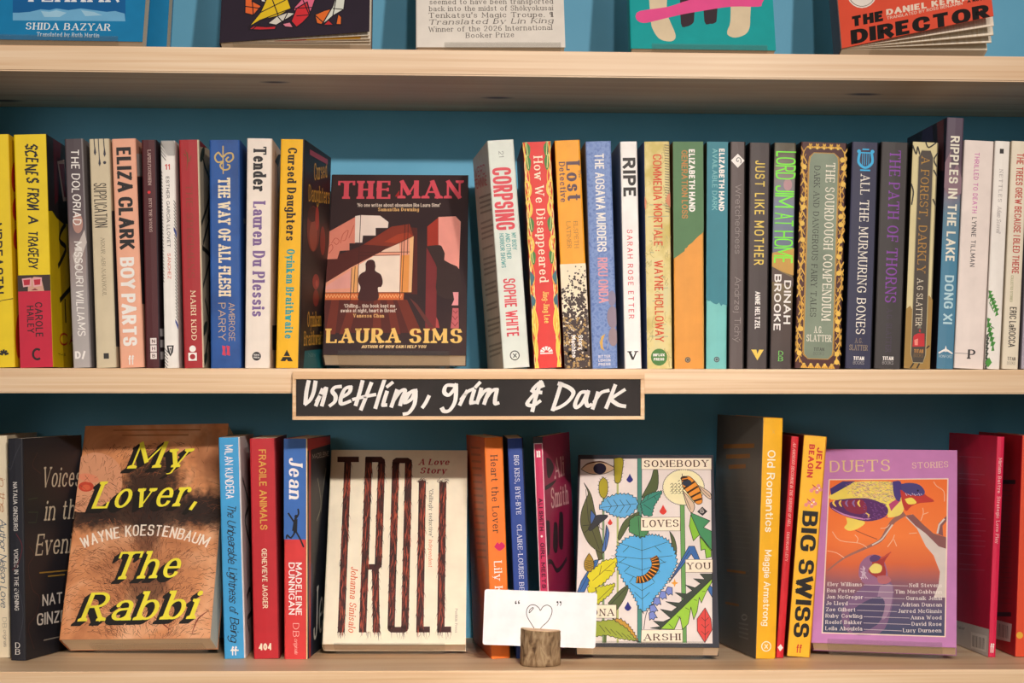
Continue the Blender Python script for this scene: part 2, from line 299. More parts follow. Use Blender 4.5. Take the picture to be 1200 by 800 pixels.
def layout(text, length, st, seed=0, n=5):
    """polygons of a line of text: cap height 1, filling the given length"""
    rnd = random.Random(seed); bf = 1.14 if st['wx'] > .1 else 1.06; wx, wy = st['wx'] * bf, st['wy'] * bf; gap = st.get('gap', .13); sf = st.get('serif', 0); sl = st.get('slant', 0); hd = st.get('hand', 0)
    gap = gap + sf * 1.1; box = st.get('box', 2.0)
    ws = [.3 if c == ' ' else GL.get(c, GL['o'])[0] for c in text]
    # one horizontal scale c for letters and gaps; the stems follow it more slowly
    ns = sum(c != ' ' for c in text); g_ = lambda c: min(1.12, .4 + .6 * c)
    lo, hi = .1, 6.0
    for _ in range(30):
        c = (lo + hi) / 2
        if sum(ws) * c + (len(text) - 1) * gap * c + ns * wx * g_(c) > length: hi = c
        else: lo = c
    xs, gap, wx, sf, k, g2 = c, gap * c, wx * g_(c), sf * min(1, c), 1, 0
    def hw(dx, dy): return .5 * math.sqrt((wx * dy) ** 2 + (wy * dx) ** 2)
    x = 0; polys = []
    for c, wd in zip(text, ws):
        if c == ' ': x += wd * xs + gap + g2; continue
        x0 = x + wx / 2; jx, jy = (rnd.uniform(-hd, hd), rnd.uniform(-hd, hd)) if hd else (0, 0)
        for s in parse(GL.get(c, GL['o'])[1], n, box):
            if len(s) == 1:
                cx, cy = x0 + s[0][0] * xs, s[0][1] * (1 - wy) + wy / 2; r = max(wx, wy) * .62
                polys.append([(cx + r * math.cos(a * .785), cy + r * math.sin(a * .785)) for a in range(8)]); continue
            q = [(x0 + px * xs + (rnd.uniform(-hd, hd) + jx if hd else 0), py * (1 - wy) + wy / 2 + (rnd.uniform(-hd, hd) * .7 + jy if hd else 0)) for px, py in s]
            def vert(a, b): return abs(a[1] - b[1]) > abs(a[0] - b[0]) * .8
            e0 = wy / 2 if vert(q[0], q[1]) else 0; e1 = wy / 2 if vert(q[-1], q[-2]) else 0
            if sf or c in 'TLEF':
                xe = wx * (.35 if sf else .2)
                if not vert(q[0], q[1]) and abs(q[0][1] - q[1][1]) < .02: e0 = xe
                if not vert(q[-1], q[-2]) and abs(q[-1][1] - q[-2][1]) < .02: e1 = xe
            if hd: e0 = e1 = 0
            thin = sf and len(s) <= 3
            if sf and c in 'AVWXYKMNvwxyk' :
                for a, b in zip(q, q[1:]):
                    dx, dy = b[0] - a[0], b[1] - a[1]
                    up = dx * dy > 1e-6
                    h2 = (lambda f: (lambda ddx, ddy: hw(ddx, ddy) * f))(.42 if up or (c in 'MN' and abs(dx) < 1e-6 and not (c == 'M' and a[0] > x0 + .1)) else 1)
                    polys += stroke([a, b], h2, wy / 2, wy / 2)
            elif c in 'tf' and len(s) == 2: polys += stroke(q, hw, wx * .4, wx * .4)
            else: polys += stroke(q, hw, e0, e1)
            if sf:
                hs = max(wy, .035)
                for (a, b, raw) in ((q[0], q[1], s[0]), (q[-1], q[-2], s[-1])):
                    closed = abs(q[0][0] - q[-1][0]) + abs(q[0][1] - q[-1][1]) < 1e-6
                    if closed and len(s) > 3: continue
                    if vert(a, b) and min(abs(raw[1] - v) for v in (0, 1, .67, -.3)) < .02:
                        yy = 0 if abs(raw[1]) < .02 else 1 if abs(raw[1] - 1) < .02 else raw[1] * (1 - wy) + wy
                        dirn = 1 if yy < .3 else -1
                        l, r = wx / 2 + sf, wx / 2 + sf
                        if c.islower() and dirn < 0 and c not in 'uvwxy': r = wx / 2
                        polys.append([(a[0] - l, yy), (a[0] + r, yy), (a[0] + r, yy + dirn * hs), (a[0] + wx * .5, yy + dirn * hs * 1.6), (a[0] - wx * .5, yy + dirn * hs * 1.6), (a[0] - l, yy + dirn * hs)])
                    elif not vert(a, b) and abs(a[1] - b[1]) < .02 and c in 'EFLTZz':
                        t = .2 if raw[1] in (0, 1) else .1
                        lo, hi = (a[1] - t, a[1] + wy / 2) if raw[1] > .9 else (a[1] - wy / 2, a[1] + t) if raw[1] < .1 else (a[1] - t, a[1] + t)
                        d = .5 * hs + .02 * wx; a = (a[0] + (wx * .35 if a[0] > b[0] else -wx * .35), a[1])
                        polys.append([(a[0] - d, lo), (a[0] + d, lo), (a[0] + d, hi), (a[0] - d, hi)])
                    elif vert(a, b) and c in 'CGSs' and raw[1] > .3:
                        polys.append([(a[0] - wx * .35, a[1] - .05), (a[0] + wx * .2, a[1] - .05), (a[0] + wx * .2, 1 - .02 if c != 's' else .68), (a[0], 1 - .02 if c != 's' else .68)])
                    elif c in 'acfry' and raw[1] > .3 and vert(a, b) or c == 'r' and raw[0] > .25:
                        rr = wx * .55; polys.append([(a[0] + rr * math.cos(t * .785), a[1] + rr * math.sin(t * .785)) for t in range(8)])
        x += wd * xs + wx + gap + g2
    return [[((px + py * sl) * k, py) for px, py in p] for p in polys]

# ------------------------------------------------------------------ printing on a face of a thing
class Face:
    """a plane of a thing: origin, two unit axes and outward normal in the thing's own space, with its size"""
    def __init__(s, root, mat, o, ex, ey, w, h):
        s.root, s.mat, s.o, s.ex, s.ey, s.w, s.h = root, mat, Vector(o), Vector(ex), Vector(ey), w, h
        s.top = 0; s.n = s.ex.cross(s.ey); s.inv = mat.inverted()
        s.wo = mat @ s.o; s.wn = (mat.to_3x3() @ s.n)
    def uv(s, p):
        r = ray(*p); t = (s.wo - CAM).dot(s.wn) / r.dot(s.wn)
        q = s.inv @ (CAM + r * t) - s.o
        return (q.dot(s.ex), q.dot(s.ey))
def clip(poly, w, h):
    for ax, lim, sg in ((0, 0, 1), (0, w, -1), (1, 0, 1), (1, h, -1)):
        out = []
        for i in range(len(poly)):
            a, b = poly[i - 1], poly[i]; da, db = (a[ax] - lim) * sg, (b[ax] - lim) * sg
            if (da >= 0) != (db >= 0):
                t = da / (da - db); out.append((a[0] + (b[0] - a[0]) * t, a[1] + (b[1] - a[1]) * t))
            if db >= 0: out.append(b)
        poly = out
        if len(poly) < 3: return []
    return poly
class Ink:
    """one printed layer (lettering, logo or print): flat shapes on a face, collected into one part"""
    base = 0.00012
    def __init__(s, face, name, start=0):
        s.f, s.name, s.k, s.bm, s.mats, s.idx = face, name, max(start, face.top), bmesh.new(), [], {}
    def mi(s, col):
        m = col if not isinstance(col, str) else M(col)
        if m.name not in s.idx: s.idx[m.name] = len(s.mats); s.mats.append(m)
        return s.idx[m.name]
    def put(s, polys, col, step=True, do_clip=True):
        i = s.mi(col); f = s.f; z0 = s.base + s.k * 2.5e-6; j = 0
        for p in polys:
            z = z0 + (j % 12) * 6e-7; j += 1     # overlapping strokes never share a plane
            if do_clip: p = clip(p, f.w, f.h)
            if len(p) < 3: continue
            try: fc = s.bm.faces.new([s.bm.verts.new(f.o + f.ex * u + f.ey * v + f.n * z) for u, v in p]); fc.material_index = i
            except ValueError: pass
        if step: s.k += 1 if j < 4 else 3
        return s
    def poly(s, col, pts, **kw): return s.put([[s.f.uv(p) for p in pts]], col, **kw)
    def fr(s, col, u0, v0, u1, v1, **kw):      # rectangle in fractions of the face
        w, h = s.f.w, s.f.h; return s.put([[(u0 * w, v0 * h), (u1 * w, v0 * h), (u1 * w, v1 * h), (u0 * w, v1 * h)]], col, **kw)
    def rect(s, col, x0, y0, x1, y1, **kw): return s.poly(col, [(x0, y1), (x1, y1), (x1, y0), (x0, y0)], **kw)
    def ell(s, col, cx, cy, rx, ry=None, rot=0, n=20, **kw):
        ry = ry or rx; c, sn = math.cos(rot), math.sin(rot)
        return s.poly(col, [(cx + rx * math.cos(t) * c - ry * math.sin(t) * sn, cy + rx * math.cos(t) * sn + ry * math.sin(t) * c) for t in (2 * math.pi * i / n for i in range(n))], **kw)
    def line(s, col, pts, width, taper=None, smooth=0, nib=None, **kw):
        if smooth: pts = curve(pts, smooth)
        q = [s.f.uv(p) for p in pts]
        a, b = s.f.uv(pts[0]), s.f.uv((pts[0][0] + 1, pts[0][1])); c = s.f.uv((pts[0][0], pts[0][1] + 1))
        sc = .5 * (math.hypot(a[0] - b[0], a[1] - b[1]) + math.hypot(a[0] - c[0], a[1] - c[1])) if not nib == 'm' else 1
        h = width * sc / 2
        return s.put(stroke(q, lambda dx, dy: h, 0, 0, taper), col, **kw)
    def lines(s, col, ls, width, taper=None, smooth=0):
        for l in ls: s.line(col, l, width, taper, smooth, step=False)
        s.k += 1; return s
    def ring(s, col, cx, cy, r, wd, n=20, ry=None):
        ry = ry or r
        return s.line(col, [(cx + r * math.cos(2 * math.pi * i / n), cy + ry * math.sin(2 * math.pi * i / n)) for i in range(n + 1)], wd)
    def text(s, t, col, p0, p1, cap, style='sans', seed=1, n=5, **over):
        st = dict(ST[style]); st.update(over); f = s.f
        a, b = f.uv(p0), f.uv(p1); d = (p1[0] - p0[0], p1[1] - p0[1]); l = math.hypot(*d); up = (d[1] / l * cap, -d[0] / l * cap)
        c = f.uv((p0[0] + up[0], p0[1] + up[1]))
        ex = Vector((b[0] - a[0], b[1] - a[1])); L = ex.length; ex /= L
        cu = Vector((c[0] - a[0], c[1] - a[1])); ey = cu - ex * cu.dot(ex); H = ey.length; ey /= H
        ps = [[(a[0] + ex.x * x * H + ey.x * y * H, a[1] + ex.y * x * H + ey.y * y * H) for x, y in p] for p in layout(t, L / H, st, seed, n)]
        return s.put(ps, col)
    def done(s):
        s.f.top = max(s.f.top, s.k + 2)
        if not s.bm.faces: s.bm.free(); return None
        me = bpy.data.meshes.new(s.name); s.bm.to_mesh(me); s.bm.free()
        return link(s.name, me, s.f.root, s.mats)
def curve(pts, n=5):
    """Catmull-Rom through the points"""
    out = []; P = [pts[0]] + list(pts) + [pts[-1]]
    for i in range(1, len(P) - 2):
        a, b, c, d = P[i - 1], P[i], P[i + 1], P[i + 2]
        for k in range(n):
            t = k / n
            out.append(tuple(.5 * (2 * b[j] + (c[j] - a[j]) * t + (2 * a[j] - 5 * b[j] + 4 * c[j] - d[j]) * t * t + (3 * b[j] - a[j] - 3 * c[j] + d[j]) * t ** 3) for j in (0, 1)))
    out.append(tuple(pts[-1])); return out
def blob(pts, n=4): return curve(list(pts) + [pts[0]], n)[:-1]
thin_end = lambda t: 1 - .8 * t
both_ends = lambda t: .25 + .75 * math.sin(math.pi * min(1, max(0, t)))

# ------------------------------------------------------------------ books
def book_body(root, sx, sy, sz, cols, spine='front', cover_th=0.0006, crease=True):
    """sx,sy,sz: box; spine on y=0 ('front') or on x=0 ('left'). cols: spine, side A, side B materials"""
    if spine == 'front': T, D = sx, sy; mapf = lambda a, d: (a, d)
    else: T, D = sy, sx; mapf = lambda a, d: (d, T - a)
    r = min(0.0014, T * .25); r2 = r
    path = [(0, D, 1), (0, D * .5, 1), (0, r, 1), (r * .3, r * .3, 0), (r, 0, 0), (T / 2, -0.0003, 0), (T - r, 0, 0), (T - r * .3, r * .3, 2), (T, r, 2), (T, D * .5, 2), (T, D, 2)]
    bm = bmesh.new(); c = cover_th
    def inner(a, d): return (min(max(a, c), T - c), max(d, c))
    rows = []
    for z in (0, sz):
        rows.append(([bm.verts.new((*mapf(a, d), z)) for a, d, _ in path], [bm.verts.new((*mapf(*inner(a, d)), z)) for a, d, _ in path]))
    (o0, i0), (o1, i1) = rows
    n = len(path)
    for k in range(n - 1):
        mi = path[k + 1][2] if path[k][2] == 0 else path[k][2]
        if path[k][2] == 0 and path[k + 1][2] == 0: mi = 0
        for q in ((o0[k], o0[k + 1], o1[k + 1], o1[k]), (i0[k], i1[k], i1[k + 1], i0[k + 1]), (o0[k], i0[k], i0[k + 1], o0[k + 1]), (o1[k], o1[k + 1], i1[k + 1], i1[k])):
            try: f = bm.faces.new(q); f.material_index = mi
            except ValueError: pass
    for k in (0, n - 1):
        f = bm.faces.new((o0[k], o1[k], i1[k], i0[k])); f.material_index = path[k][2]
    cov = finish(bm, 'cover', root, cols)
    # page block
    bm = bmesh.new(); g = c + .00005
    a0, d0 = mapf(g, g + .0006); a1, d1 = mapf(T - g, D - .0007)
    lo = (min(a0, a1), min(d0, d1), .0004); hi = (max(a0, a1), max(d0, d1), sz - .0004)
    bm_box(bm, lo, hi)
    ob = finish(bm, 'page_block', root, [pagemat()])
    at = ob.data.attributes.new('across', 'FLOAT', 'POINT')
    for v in ob.data.vertices: at.data[v.index].value = v.co.x if spine == 'front' else v.co.y
    return cov
class Spine:
    pass
def spine_book(label, q, ytb, Y, H_back, col, side_a=None, side_b=None, W=.126, back=None, z_contact=None, group=None):
    """an upright book seen by its spine: q = spine edges in the picture (left top, right top, right bottom, left bottom x),
    ytb = (top y, bottom y); Y = distance of the spine behind the shelf front"""
    (xa, xb, xc, xd), (yt, yb) = q, ytb
    b = Spine(); b.q, b.yt, b.yb = q, yt, yb
    TL, TR, BR, BL = at_y(xa, yt, Y), at_y(xb, yt, Y), at_y(xc, yb, Y), at_y(xd, yb, Y)
    bot, top = (BL + BR) / 2, (TL + TR) / 2
    v = (top - bot); h = v.length; v.normalize()
    if H_back is not None:   # turned about its upright so that the far edge of one side lands at this picture x
        side, px = H_back
        E = TL if side == 'left' else TR
        best = None
        for i in range(-700, 701):
            a = math.radians(i * .05); P = E + Vector((math.sin(a), math.cos(a), 0)) * W
            rel = P - CAM; x = CX + F_PX * rel.dot(RT) / rel.dot(FW)
            if best is None or abs(x - px) < best[0]: best = (abs(x - px), a)
        a = best[1]
    else: a = 0.0
    dep = Vector((math.sin(a), math.cos(a), 0)); dep = (dep - v * dep.dot(v)).normalized(); u = dep.cross(v).normalized()
    # thickness so that the spine covers the picture width
    fac = abs(u.x) if abs(u.x) > .3 else 1
    t = ((TR - TL).length + (BR - BL).length) / 2 / fac
    if a: # a turned spine: intersect the ray of the right edge with the spine plane
        r = ray(xc, yb); nrm = dep; k = (BL - CAM).dot(nrm) / r.dot(nrm); t = (CAM + r * k - BL).dot(u)
    org = BL.copy()
    if z_contact is not None:
        zc = z_contact(org.x + t / 2)
        low = min(org.z, (org + u * t).z)
        org = org + UP * (zc + .0002 - low)
    else:
        low = min(org.z, (org + u * t).z); zc = mid_z(org.x) ; org = org + UP * (zc + .0002 - low)
    h = h + (BL - org).z if z_contact is None else h
    mat = Matrix(((u.x, dep.x, v.x, org.x), (u.y, dep.y, v.y, org.y), (u.z, dep.z, v.z, org.z), (0, 0, 0, 1)))
    b.root = thing('paperback_book', label, 'book', mat, group); b.mat = mat; b.t, b.h, b.W = t, h, W
    ca = col if not isinstance(col, str) else M(col)
    sa = ca if side_a is None else (M(side_a) if isinstance(side_a, str) else side_a); sb = ca if side_b is None else (M(side_b) if isinstance(side_b, str) else side_b)
    cov = book_body(b.root, t, W, h, [ca, sa, sb])
    b.f = Face(cov, mat, (0, -.0003, 0), (1, 0, 0), (0, 0, 1), t, h)
    b.right = Face(cov, mat, (t, 0, 0), (0, 1, 0), (0, 0, 1), W, h)
    b.left = Face(cov, mat, (0, W, 0), (0, -1, 0), (0, 0, 1), W, h)
    b.inks = {}
    return b
def zy(b, y): return b.h * (b.yb - y) / (b.yb - b.yt)
def ink(b, name, start=0):
    if name not in b.inks: b.inks[name] = Ink(b.f, name, max([i.k for i in b.inks.values()] + [-2]) + 2)
    return b.inks[name]
def down(b, part, t, col, y0, y1, a0, a1, style='sans', seed=None, n=4, **over):
    """text reading down a spine between picture rows y0 and y1, from fraction a0 (baseline) to a1 (cap line) across"""
    st = dict(ST[style]); st.update(over); H = (a1 - a0) * b.t; L = zy(b, y0) - zy(b, y1)
    z0 = zy(b, y0)
    ps = [[(a0 * b.t + y * H, z0 - x * H) for x, y in p] for p in layout(t, L / H, st, seed if seed is not None else len(t) * 7 + int(y0), n)]
    ink(b, part, 14).put(ps, col, do_clip=False); return b
def across(b, part, t, col, y, hpx, a0, a1, style='sans', n=4, **over):
    """text set level across the spine with its baseline at picture row y"""
    st = dict(ST[style]); st.update(over); s = b.h / (b.yb - b.yt); H = hpx * s; L = (a1 - a0) * b.t
    ps = [[(a0 * b.t + x * H, zy(b, y) + yy * H) for x, yy in p] for p in layout(t, L / H, st, 3, n)]
    ink(b, part, 14).put(ps, col, do_clip=False); return b
def shape(b, part, col, pts):
    """polygon on the spine: (fraction across, picture row)"""
    ink(b, part).put([[(x * b.t, zy(b, y)) for x, y in pts]], col); return b
def band(b, part, col, y0, y1, a0=0.0, a1=1.0): return shape(b, part, col, [(a0, y1), (a1, y1), (a1, y0), (a0, y0)])
def disc(b, part, col, a, y, rpx, ry=None, n=18):
    s = b.h / (b.yb - b.yt); r = rpx * s; ry = (ry or rpx) * s
    ink(b, part).put([[(a * b.t + r * math.cos(6.2832 * i / n), zy(b, y) + ry * math.sin(6.2832 * i / n)) for i in range(n)]], col); return b
def sline(b, part, col, pts, wpx, taper=None, smooth=0):
    s = b.h / (b.yb - b.yt)
    if smooth: pts = curve(pts, smooth)
    ink(b, part).put(stroke([(x * b.t, zy(b, y)) for x, y in pts], lambda dx, dy: wpx * s / 2, 0, 0, taper), col); return b
def slines(b, part, col, ls, wpx, taper=None, smooth=0):
    for l in ls: sline(b, part, col, l, wpx, taper, smooth); ink(b, part).k -= 1
    ink(b, part).k += 1; return b
def ring(b, part, col, a, y, rpx, w):
    s = b.h / (b.yb - b.yt); n = 22
    ink(b, part).put(stroke([(a * b.t + rpx * s * math.cos(6.2832 * i / n), zy(b, y) + rpx * s * math.sin(6.2832 * i / n)) for i in range(n + 1)], lambda dx, dy: w * s / 2), col); return b
def close(b):
    for i in b.inks.values(): i.done()
def rot(y, l, r): return Matrix.Rotation(math.radians(y), 3, 'Z') @ Matrix.Rotation(-math.radians(l), 3, 'X') @ Matrix.Rotation(math.radians(r), 3, 'Y')
def faced_book(label, T, ylr, w, h, t, front, spinec, backc, open_deg=0, group=None, scale=1.0):
    """a book shown cover outwards, leaning back on a stand; open_deg lifts the front cover about its spine"""
    b = Spine(); R = rot(*ylr); T = CAM + (Vector(T) - CAM) * scale; w, h, t = w * scale, h * scale, t * scale
    mat = Matrix.Translation(T) @ R.to_4x4()
    b.root = thing('paperback_book', label, 'book', mat, group); b.mat = mat; b.w, b.h, b.t = w, h, t
    fm = M(front) if isinstance(front, str) else front
    sm = M(spinec) if isinstance(spinec, str) else spinec; km = M(backc) if isinstance(backc, str) else backc
    a = math.radians(open_deg)
    if open_deg:
        bm = bmesh.new(); bm_box(bm, (0.0006, .0008, 0), (w, t, h)); bm.free()
        c = .0006
        bm = bmesh.new(); bm_box(bm, (0, .0008, 0), (c, t, h)); bm_box(bm, (c, t - c, 0), (w, t, h)); finish(bm, 'cover', b.root, [sm])
        bm = bmesh.new(); bm_box(bm, (.0012, .0022, .0004), (w - .0007, t - c - .0001, h - .0004)); ob = finish(bm, 'page_block', b.root, [pagemat()])
        at = ob.data.attributes.new('across', 'FLOAT', 'POINT')
        for v in ob.data.vertices: at.data[v.index].value = v.co.y
        ex = Vector((math.cos(a), -math.sin(a), 0)); nn = Vector((-math.sin(a), -math.cos(a), 0))
        def slab(bm, ang, th, wid, d, lift):
            e = Vector((math.cos(ang), -math.sin(ang), 0)); q = Vector((math.sin(ang), math.cos(ang), 0)); o0 = Vector((.0008, d, 0)); vs = []
            for zz in (lift, h - lift):
                vs.append([bm.verts.new(o0 + e * x + q * y + Vector((0, 0, zz))) for x, y in ((0, 0), (wid, 0), (wid, th), (0, th))])
            for i in range(4): bm.faces.new((vs[0][i], vs[0][(i + 1) % 4], vs[1][(i + 1) % 4], vs[1][i]))
            bm.faces.new(vs[0][::-1]); bm.faces.new(vs[1])
        for fr_, th in ((.72, .0010), (.45, .0016), (.22, .0012)):
            bm = bmesh.new(); slab(bm, a * fr_, th, w - .001, .0012, .0004); ob = finish(bm, 'leaf_sheaf', b.root, [pagemat()])
            at = ob.data.attributes.new('across', 'FLOAT', 'POINT')
            for v in ob.data.vertices: at.data[v.index].value = v.co.y
        bm = bmesh.new(); slab(bm, a, .0006, w, 0.0, 0); cov = finish(bm, 'front_cover', b.root, [fm])
        b.f = Face(cov, mat, Vector((.0008, 0, 0)) + nn * 0.0, ex, (0, 0, 1), w, h)
    else:
        cov = book_body(b.root, w, t, h, [sm, km, fm], spine='left')
        b.f = Face(cov, mat, (0, 0, 0), (1, 0, 0), (0, 0, 1), w, h)
    return b
def stand(b, label, u0, u1, rise, front=.001, drop=.0024, hi=.115):
    """clear acrylic easel: lip, ledge and back plate bent from one sheet, with a foot behind"""
    root = thing('display_stand', label, 'stand', b.mat, 'clear acrylic display stands')
    a, c, t, th = u0 * b.w, u1 * b.w, b.t, .0014
    bm = bmesh.new()
    prof = [(-front - th, rise), (-front - th, -drop), (t + .0006 + th, -drop), (t + .0006 + th, hi), (t + .0006, hi), (t + .0006, -drop + th), (-front, -drop + th), (-front, rise)]
    fa = [bm.verts.new((a, y, z)) for y, z in prof]; fb = [bm.verts.new((c, y, z)) for y, z in prof]
    n = len(prof)
    for i in range(n): bm.faces.new((fa[i], fa[(i + 1) % n], fb[(i + 1) % n], fb[i]))
    bm.faces.new(fa[::-1]); bm.faces.new(fb)
    finish(bm, 'ledge', root, [acrylic()])
    return root

# ------------------------------------------------------------------ the bookcase
DEP = 0.210
def lerp(a, b, t): return a + (b - a) * t
def mid_z(x): return 0.0133 - 0.0012 * x
def top_z(x): return 0.2890 - 0.0045 * x
case = thing('bookcase', 'pine bookcase with a sky blue back panel, its three boards running across the picture', 'bookcase', Matrix.Translation((0, 0, -0.30)))
OFF = 0.30
XL, XR = at_y(-14, 480, DEP).x, at_y(1216, 470, DEP).x
def board(name, zf, th, y0, y1, knots=()):
    bm = bmesh.new(); x0, x1 = XL + .0005, XR - .0005
    vs = {}
    for x in (x0, x1):
        for y in (y0, y1):
            vs[x, y, 1] = bm.verts.new((x, y, zf(x) + OFF)); vs[x, y, 0] = bm.verts.new((x, y, zf(x) - th + OFF))
    g = lambda *k: [vs[i] for i in k]
    for q in (((x0, y0, 0), (x1, y0, 0), (x1, y0, 1), (x0, y0, 1)), ((x0, y1, 0), (x0, y1, 1), (x1, y1, 1), (x1, y1, 0)), ((x0, y0, 1), (x1, y0, 1), (x1, y1, 1), (x0, y1, 1)),
              ((x0, y0, 0), (x0, y1, 0), (x1, y1, 0), (x1, y0, 0)), ((x0, y0, 0), (x0, y0, 1), (x0, y1, 1), (x0, y1, 0)), ((x1, y0, 0), (x1, y1, 0), (x1, y1, 1), (x1, y0, 1))):
        bm.faces.new(g(*q))
    bmesh.ops.bevel(bm, geom=list(bm.edges), offset=.0012, segments=2, affect='EDGES')
    kn = []
    for px, py, zz, s in knots:
        p = at_z(px, py, zz); kn.append(((p.x, p.y, p.z + OFF), s))
    return finish(bm, name, case, [woodmat('pine_' + str(len(bpy.data.materials)), 'f0d4b2', 'e8c7a0', 'd9b086', kn)])
ZU = 0.2665
board('shelf', top_z, .0222, 0, DEP, ((322, 98, ZU, .007), (583, 115, ZU, .008), (1012, 109, ZU, .009), (6, 121, ZU, .010)))
board('shelf', mid_z, .0214, 0, DEP)
board('shelf', low_z, .0230, 0, DEP)
wall = noisemat('blue_paint', ((.3, '60aed2'), (.7, '69b6d9')), nscale=14, rough=.55)
bm = bmesh.new(); bm_box(bm, (XL - .02, DEP + .0002, -.30 + OFF), (XR + .02, DEP + .012, .62 + OFF)); finish(bm, 'back_panel', case, [wall])
for x0, x1 in ((XL - .02, XL), (XR, XR + .02)):
    bm = bmesh.new(); bm_box(bm, (x0, 0, -.30 + OFF), (x1, DEP, .62 + OFF), bevel=.001); finish(bm, 'side_panel', case, [noisemat('side_paint', ((.3, '39494f'), (.7, '3f5057')), nscale=14)])

# ------------------------------------------------------------------ the sign
def world_face(root, mat, y, x0, z0, w, h): return Face(root, mat, (x0, y, z0), (1, 0, 0), (0, 0, 1), w, h)
sy = -.0075
A, B = at_y(342.5, 492, sy), at_y(755.5, 435.5, sy)
smat = Matrix.Translation((A.x, -.0002, A.z)); sgn = thing('chalkboard_sign', 'long narrow chalkboard sign in a pine frame on the middle shelf edge', 'sign', smat)
sw, sh = B.x - A.x, B.z - A.z
bm = bmesh.new(); bm_box(bm, (.002, -.005, .002), (sw - .002, 0, sh - .002)); finish(bm, 'board', sgn, [noisemat('chalkboard', ((.35, '231d1b'), (.7, '2d2624')), nscale=30, rough=.7)])
bm = bmesh.new(); fw = .0032
ft = .0065
for lo, hi in (((0, -.0073, 0), (sw, 0, fw)), ((0, -.0073, sh - ft), (sw, 0, sh)), ((0, -.0073, fw), (fw, 0, sh - ft)), ((sw - fw * 1.1, -.0073, fw), (sw, 0, sh - ft))):
    bm_box(bm, lo, hi, bevel=.0006)
finish(bm, 'frame', sgn, [woodmat('pine_frame', 'ebc9a0', 'e2ba8e', 'd0a276')])
ck = Ink(world_face(sgn, smat, -.005, 0, 0, sw, sh), 'chalk_lettering')
def chalk(ox, strokes, wd=5.3):
    for s in strokes:
        p = [(ox + x / 5.4545, 430 + y / 5.4545) for x, y in s]
        q = [ck.f.uv(a) for a in curve(p, 5)]; sc = (ck.f.uv((101, 450))[0] - ck.f.uv((100, 450))[0]) * wd / 2
        ang = math.radians(28)
        # a chisel marker: wide across the nib, narrow along it
        ck.put(stroke(q, lambda dx, dy: sc * math.sqrt(.5 + .5 * (dx * math.sin(ang) - dy * math.cos(ang)) ** 2), sc * .6, sc * .6), M('ece6e0', .9), step=False)
    ck.k += 1
chalk(340, [[(118, 92), (104, 160), (98, 232)], [(98, 236), (128, 210), (150, 160), (162, 95)], [(206, 145), (185, 195), (166, 242)], [(172, 215), (205, 160), (228, 140), (218, 190), (204, 242)],
    [(322, 124), (285, 130), (270, 155), (290, 185), (285, 220), (256, 245)], [(325, 195), (375, 165), (385, 130), (350, 140), (325, 195), (328, 235), (382, 218)],
    [(462, 92), (445, 160), (420, 240)], [(518, 104), (485, 190), (454, 268)], [(405, 206), (470, 190), (542, 176)], [(602, 85), (570, 180), (546, 258)], [(618, 160), (596, 235), (612, 242)], [(652, 100), (622, 124)],
    [(682, 150), (665, 200), (648, 250)], [(660, 215), (705, 155), (735, 150), (715, 200), (704, 240)], [(730, 220), (770, 160), (800, 152), (745, 175), (735, 225), (775, 205), (800, 160), (795, 235), (760, 290), (728, 300)],
    [(886, 188), (868, 225), (848, 255)]])
ck.done(); ck = Ink(ck.f, 'chalk_lettering')
chalk(340, [[(1056, 118), (1000, 118), (985, 160), (1015, 178), (1050, 140), (1060, 120), (1055, 215), (1020, 275), (985, 282), (972, 265)], [(1130, 155), (1110, 190), (1086, 238)], [(1095, 205), (1130, 160), (1170, 140)]])
chalk(540, [[(85, 150), (66, 222), (86, 226)], [(120, 100), (96, 126)], [(130, 140), (118, 185), (104, 228)], [(112, 205), (150, 155), (182, 146), (165, 190), (150, 232)], [(158, 205), (195, 155), (228, 146), (220, 195), (220, 232), (238, 230)],
    ])
ck.done(); ck = Ink(ck.f, 'chalk_lettering')
chalk(540, [[(522, 122), (506, 98), (458, 150), (512, 162)], [(472, 170), (424, 232), (462, 245), (505, 218)], [(512, 95), (480, 190), (458, 278)], [(642, 104), (615, 190), (588, 272)], [(628, 106), (690, 130), (720, 165), (690, 215), (640, 252), (592, 270)],
    [(808, 160), (765, 165), (732, 230), (740, 258), (775, 230), (812, 160), (800, 215), (812, 248), (832, 240)], [(876, 165), (862, 210), (844, 262)], [(855, 220), (895, 165), (942, 150)],
    [(986, 118), (960, 185), (930, 258)], [(1045, 146), (1000, 175), (955, 205)], [(955, 205), (1005, 240), (1048, 250)]])
ck.done()

# ------------------------------------------------------------------ wood slice and its card
c0 = on_low(635, 782); rad = .0172
hz = low_z(c0.x)
wm = Matrix.Translation((c0.x, c0.y + rad, hz + .0003))
log = thing('wood_slice_holder', 'short round of branch wood with rough bark, a slot holding the white card', 'card holder', wm)
rnd = random.Random(4); n = 64; H = .0315; slot = .0006
prof = [1 + .05 * math.sin(2 * t + .6) + .03 * math.sin(5 * t) + rnd.uniform(-.012, .012) for t in (6.2832 * i / n for i in range(n))]
bm = bmesh.new(); rings = []
for k in range(9):
    z = H * k / 8
    rings.append([bm.verts.new(((rad + (0 if k == 8 else rnd.uniform(-.0003, .0004))) * prof[i] * math.cos(6.2832 * i / n) + z * .02 - .0006, (rad + rnd.uniform(-.0003, .0003)) * prof[i] * math.sin(6.2832 * i / n), z - (.0012 * math.cos(6.2832 * i / n) if k == 8 else 0) - (.0004 if k == 8 else 0))) for i in range(n)])
for a, b_ in zip(rings, rings[1:]):
    for i in range(n): bm.faces.new((a[i], a[(i + 1) % n], b_[(i + 1) % n], b_[i]))
bm.faces.new(rings[0][::-1])
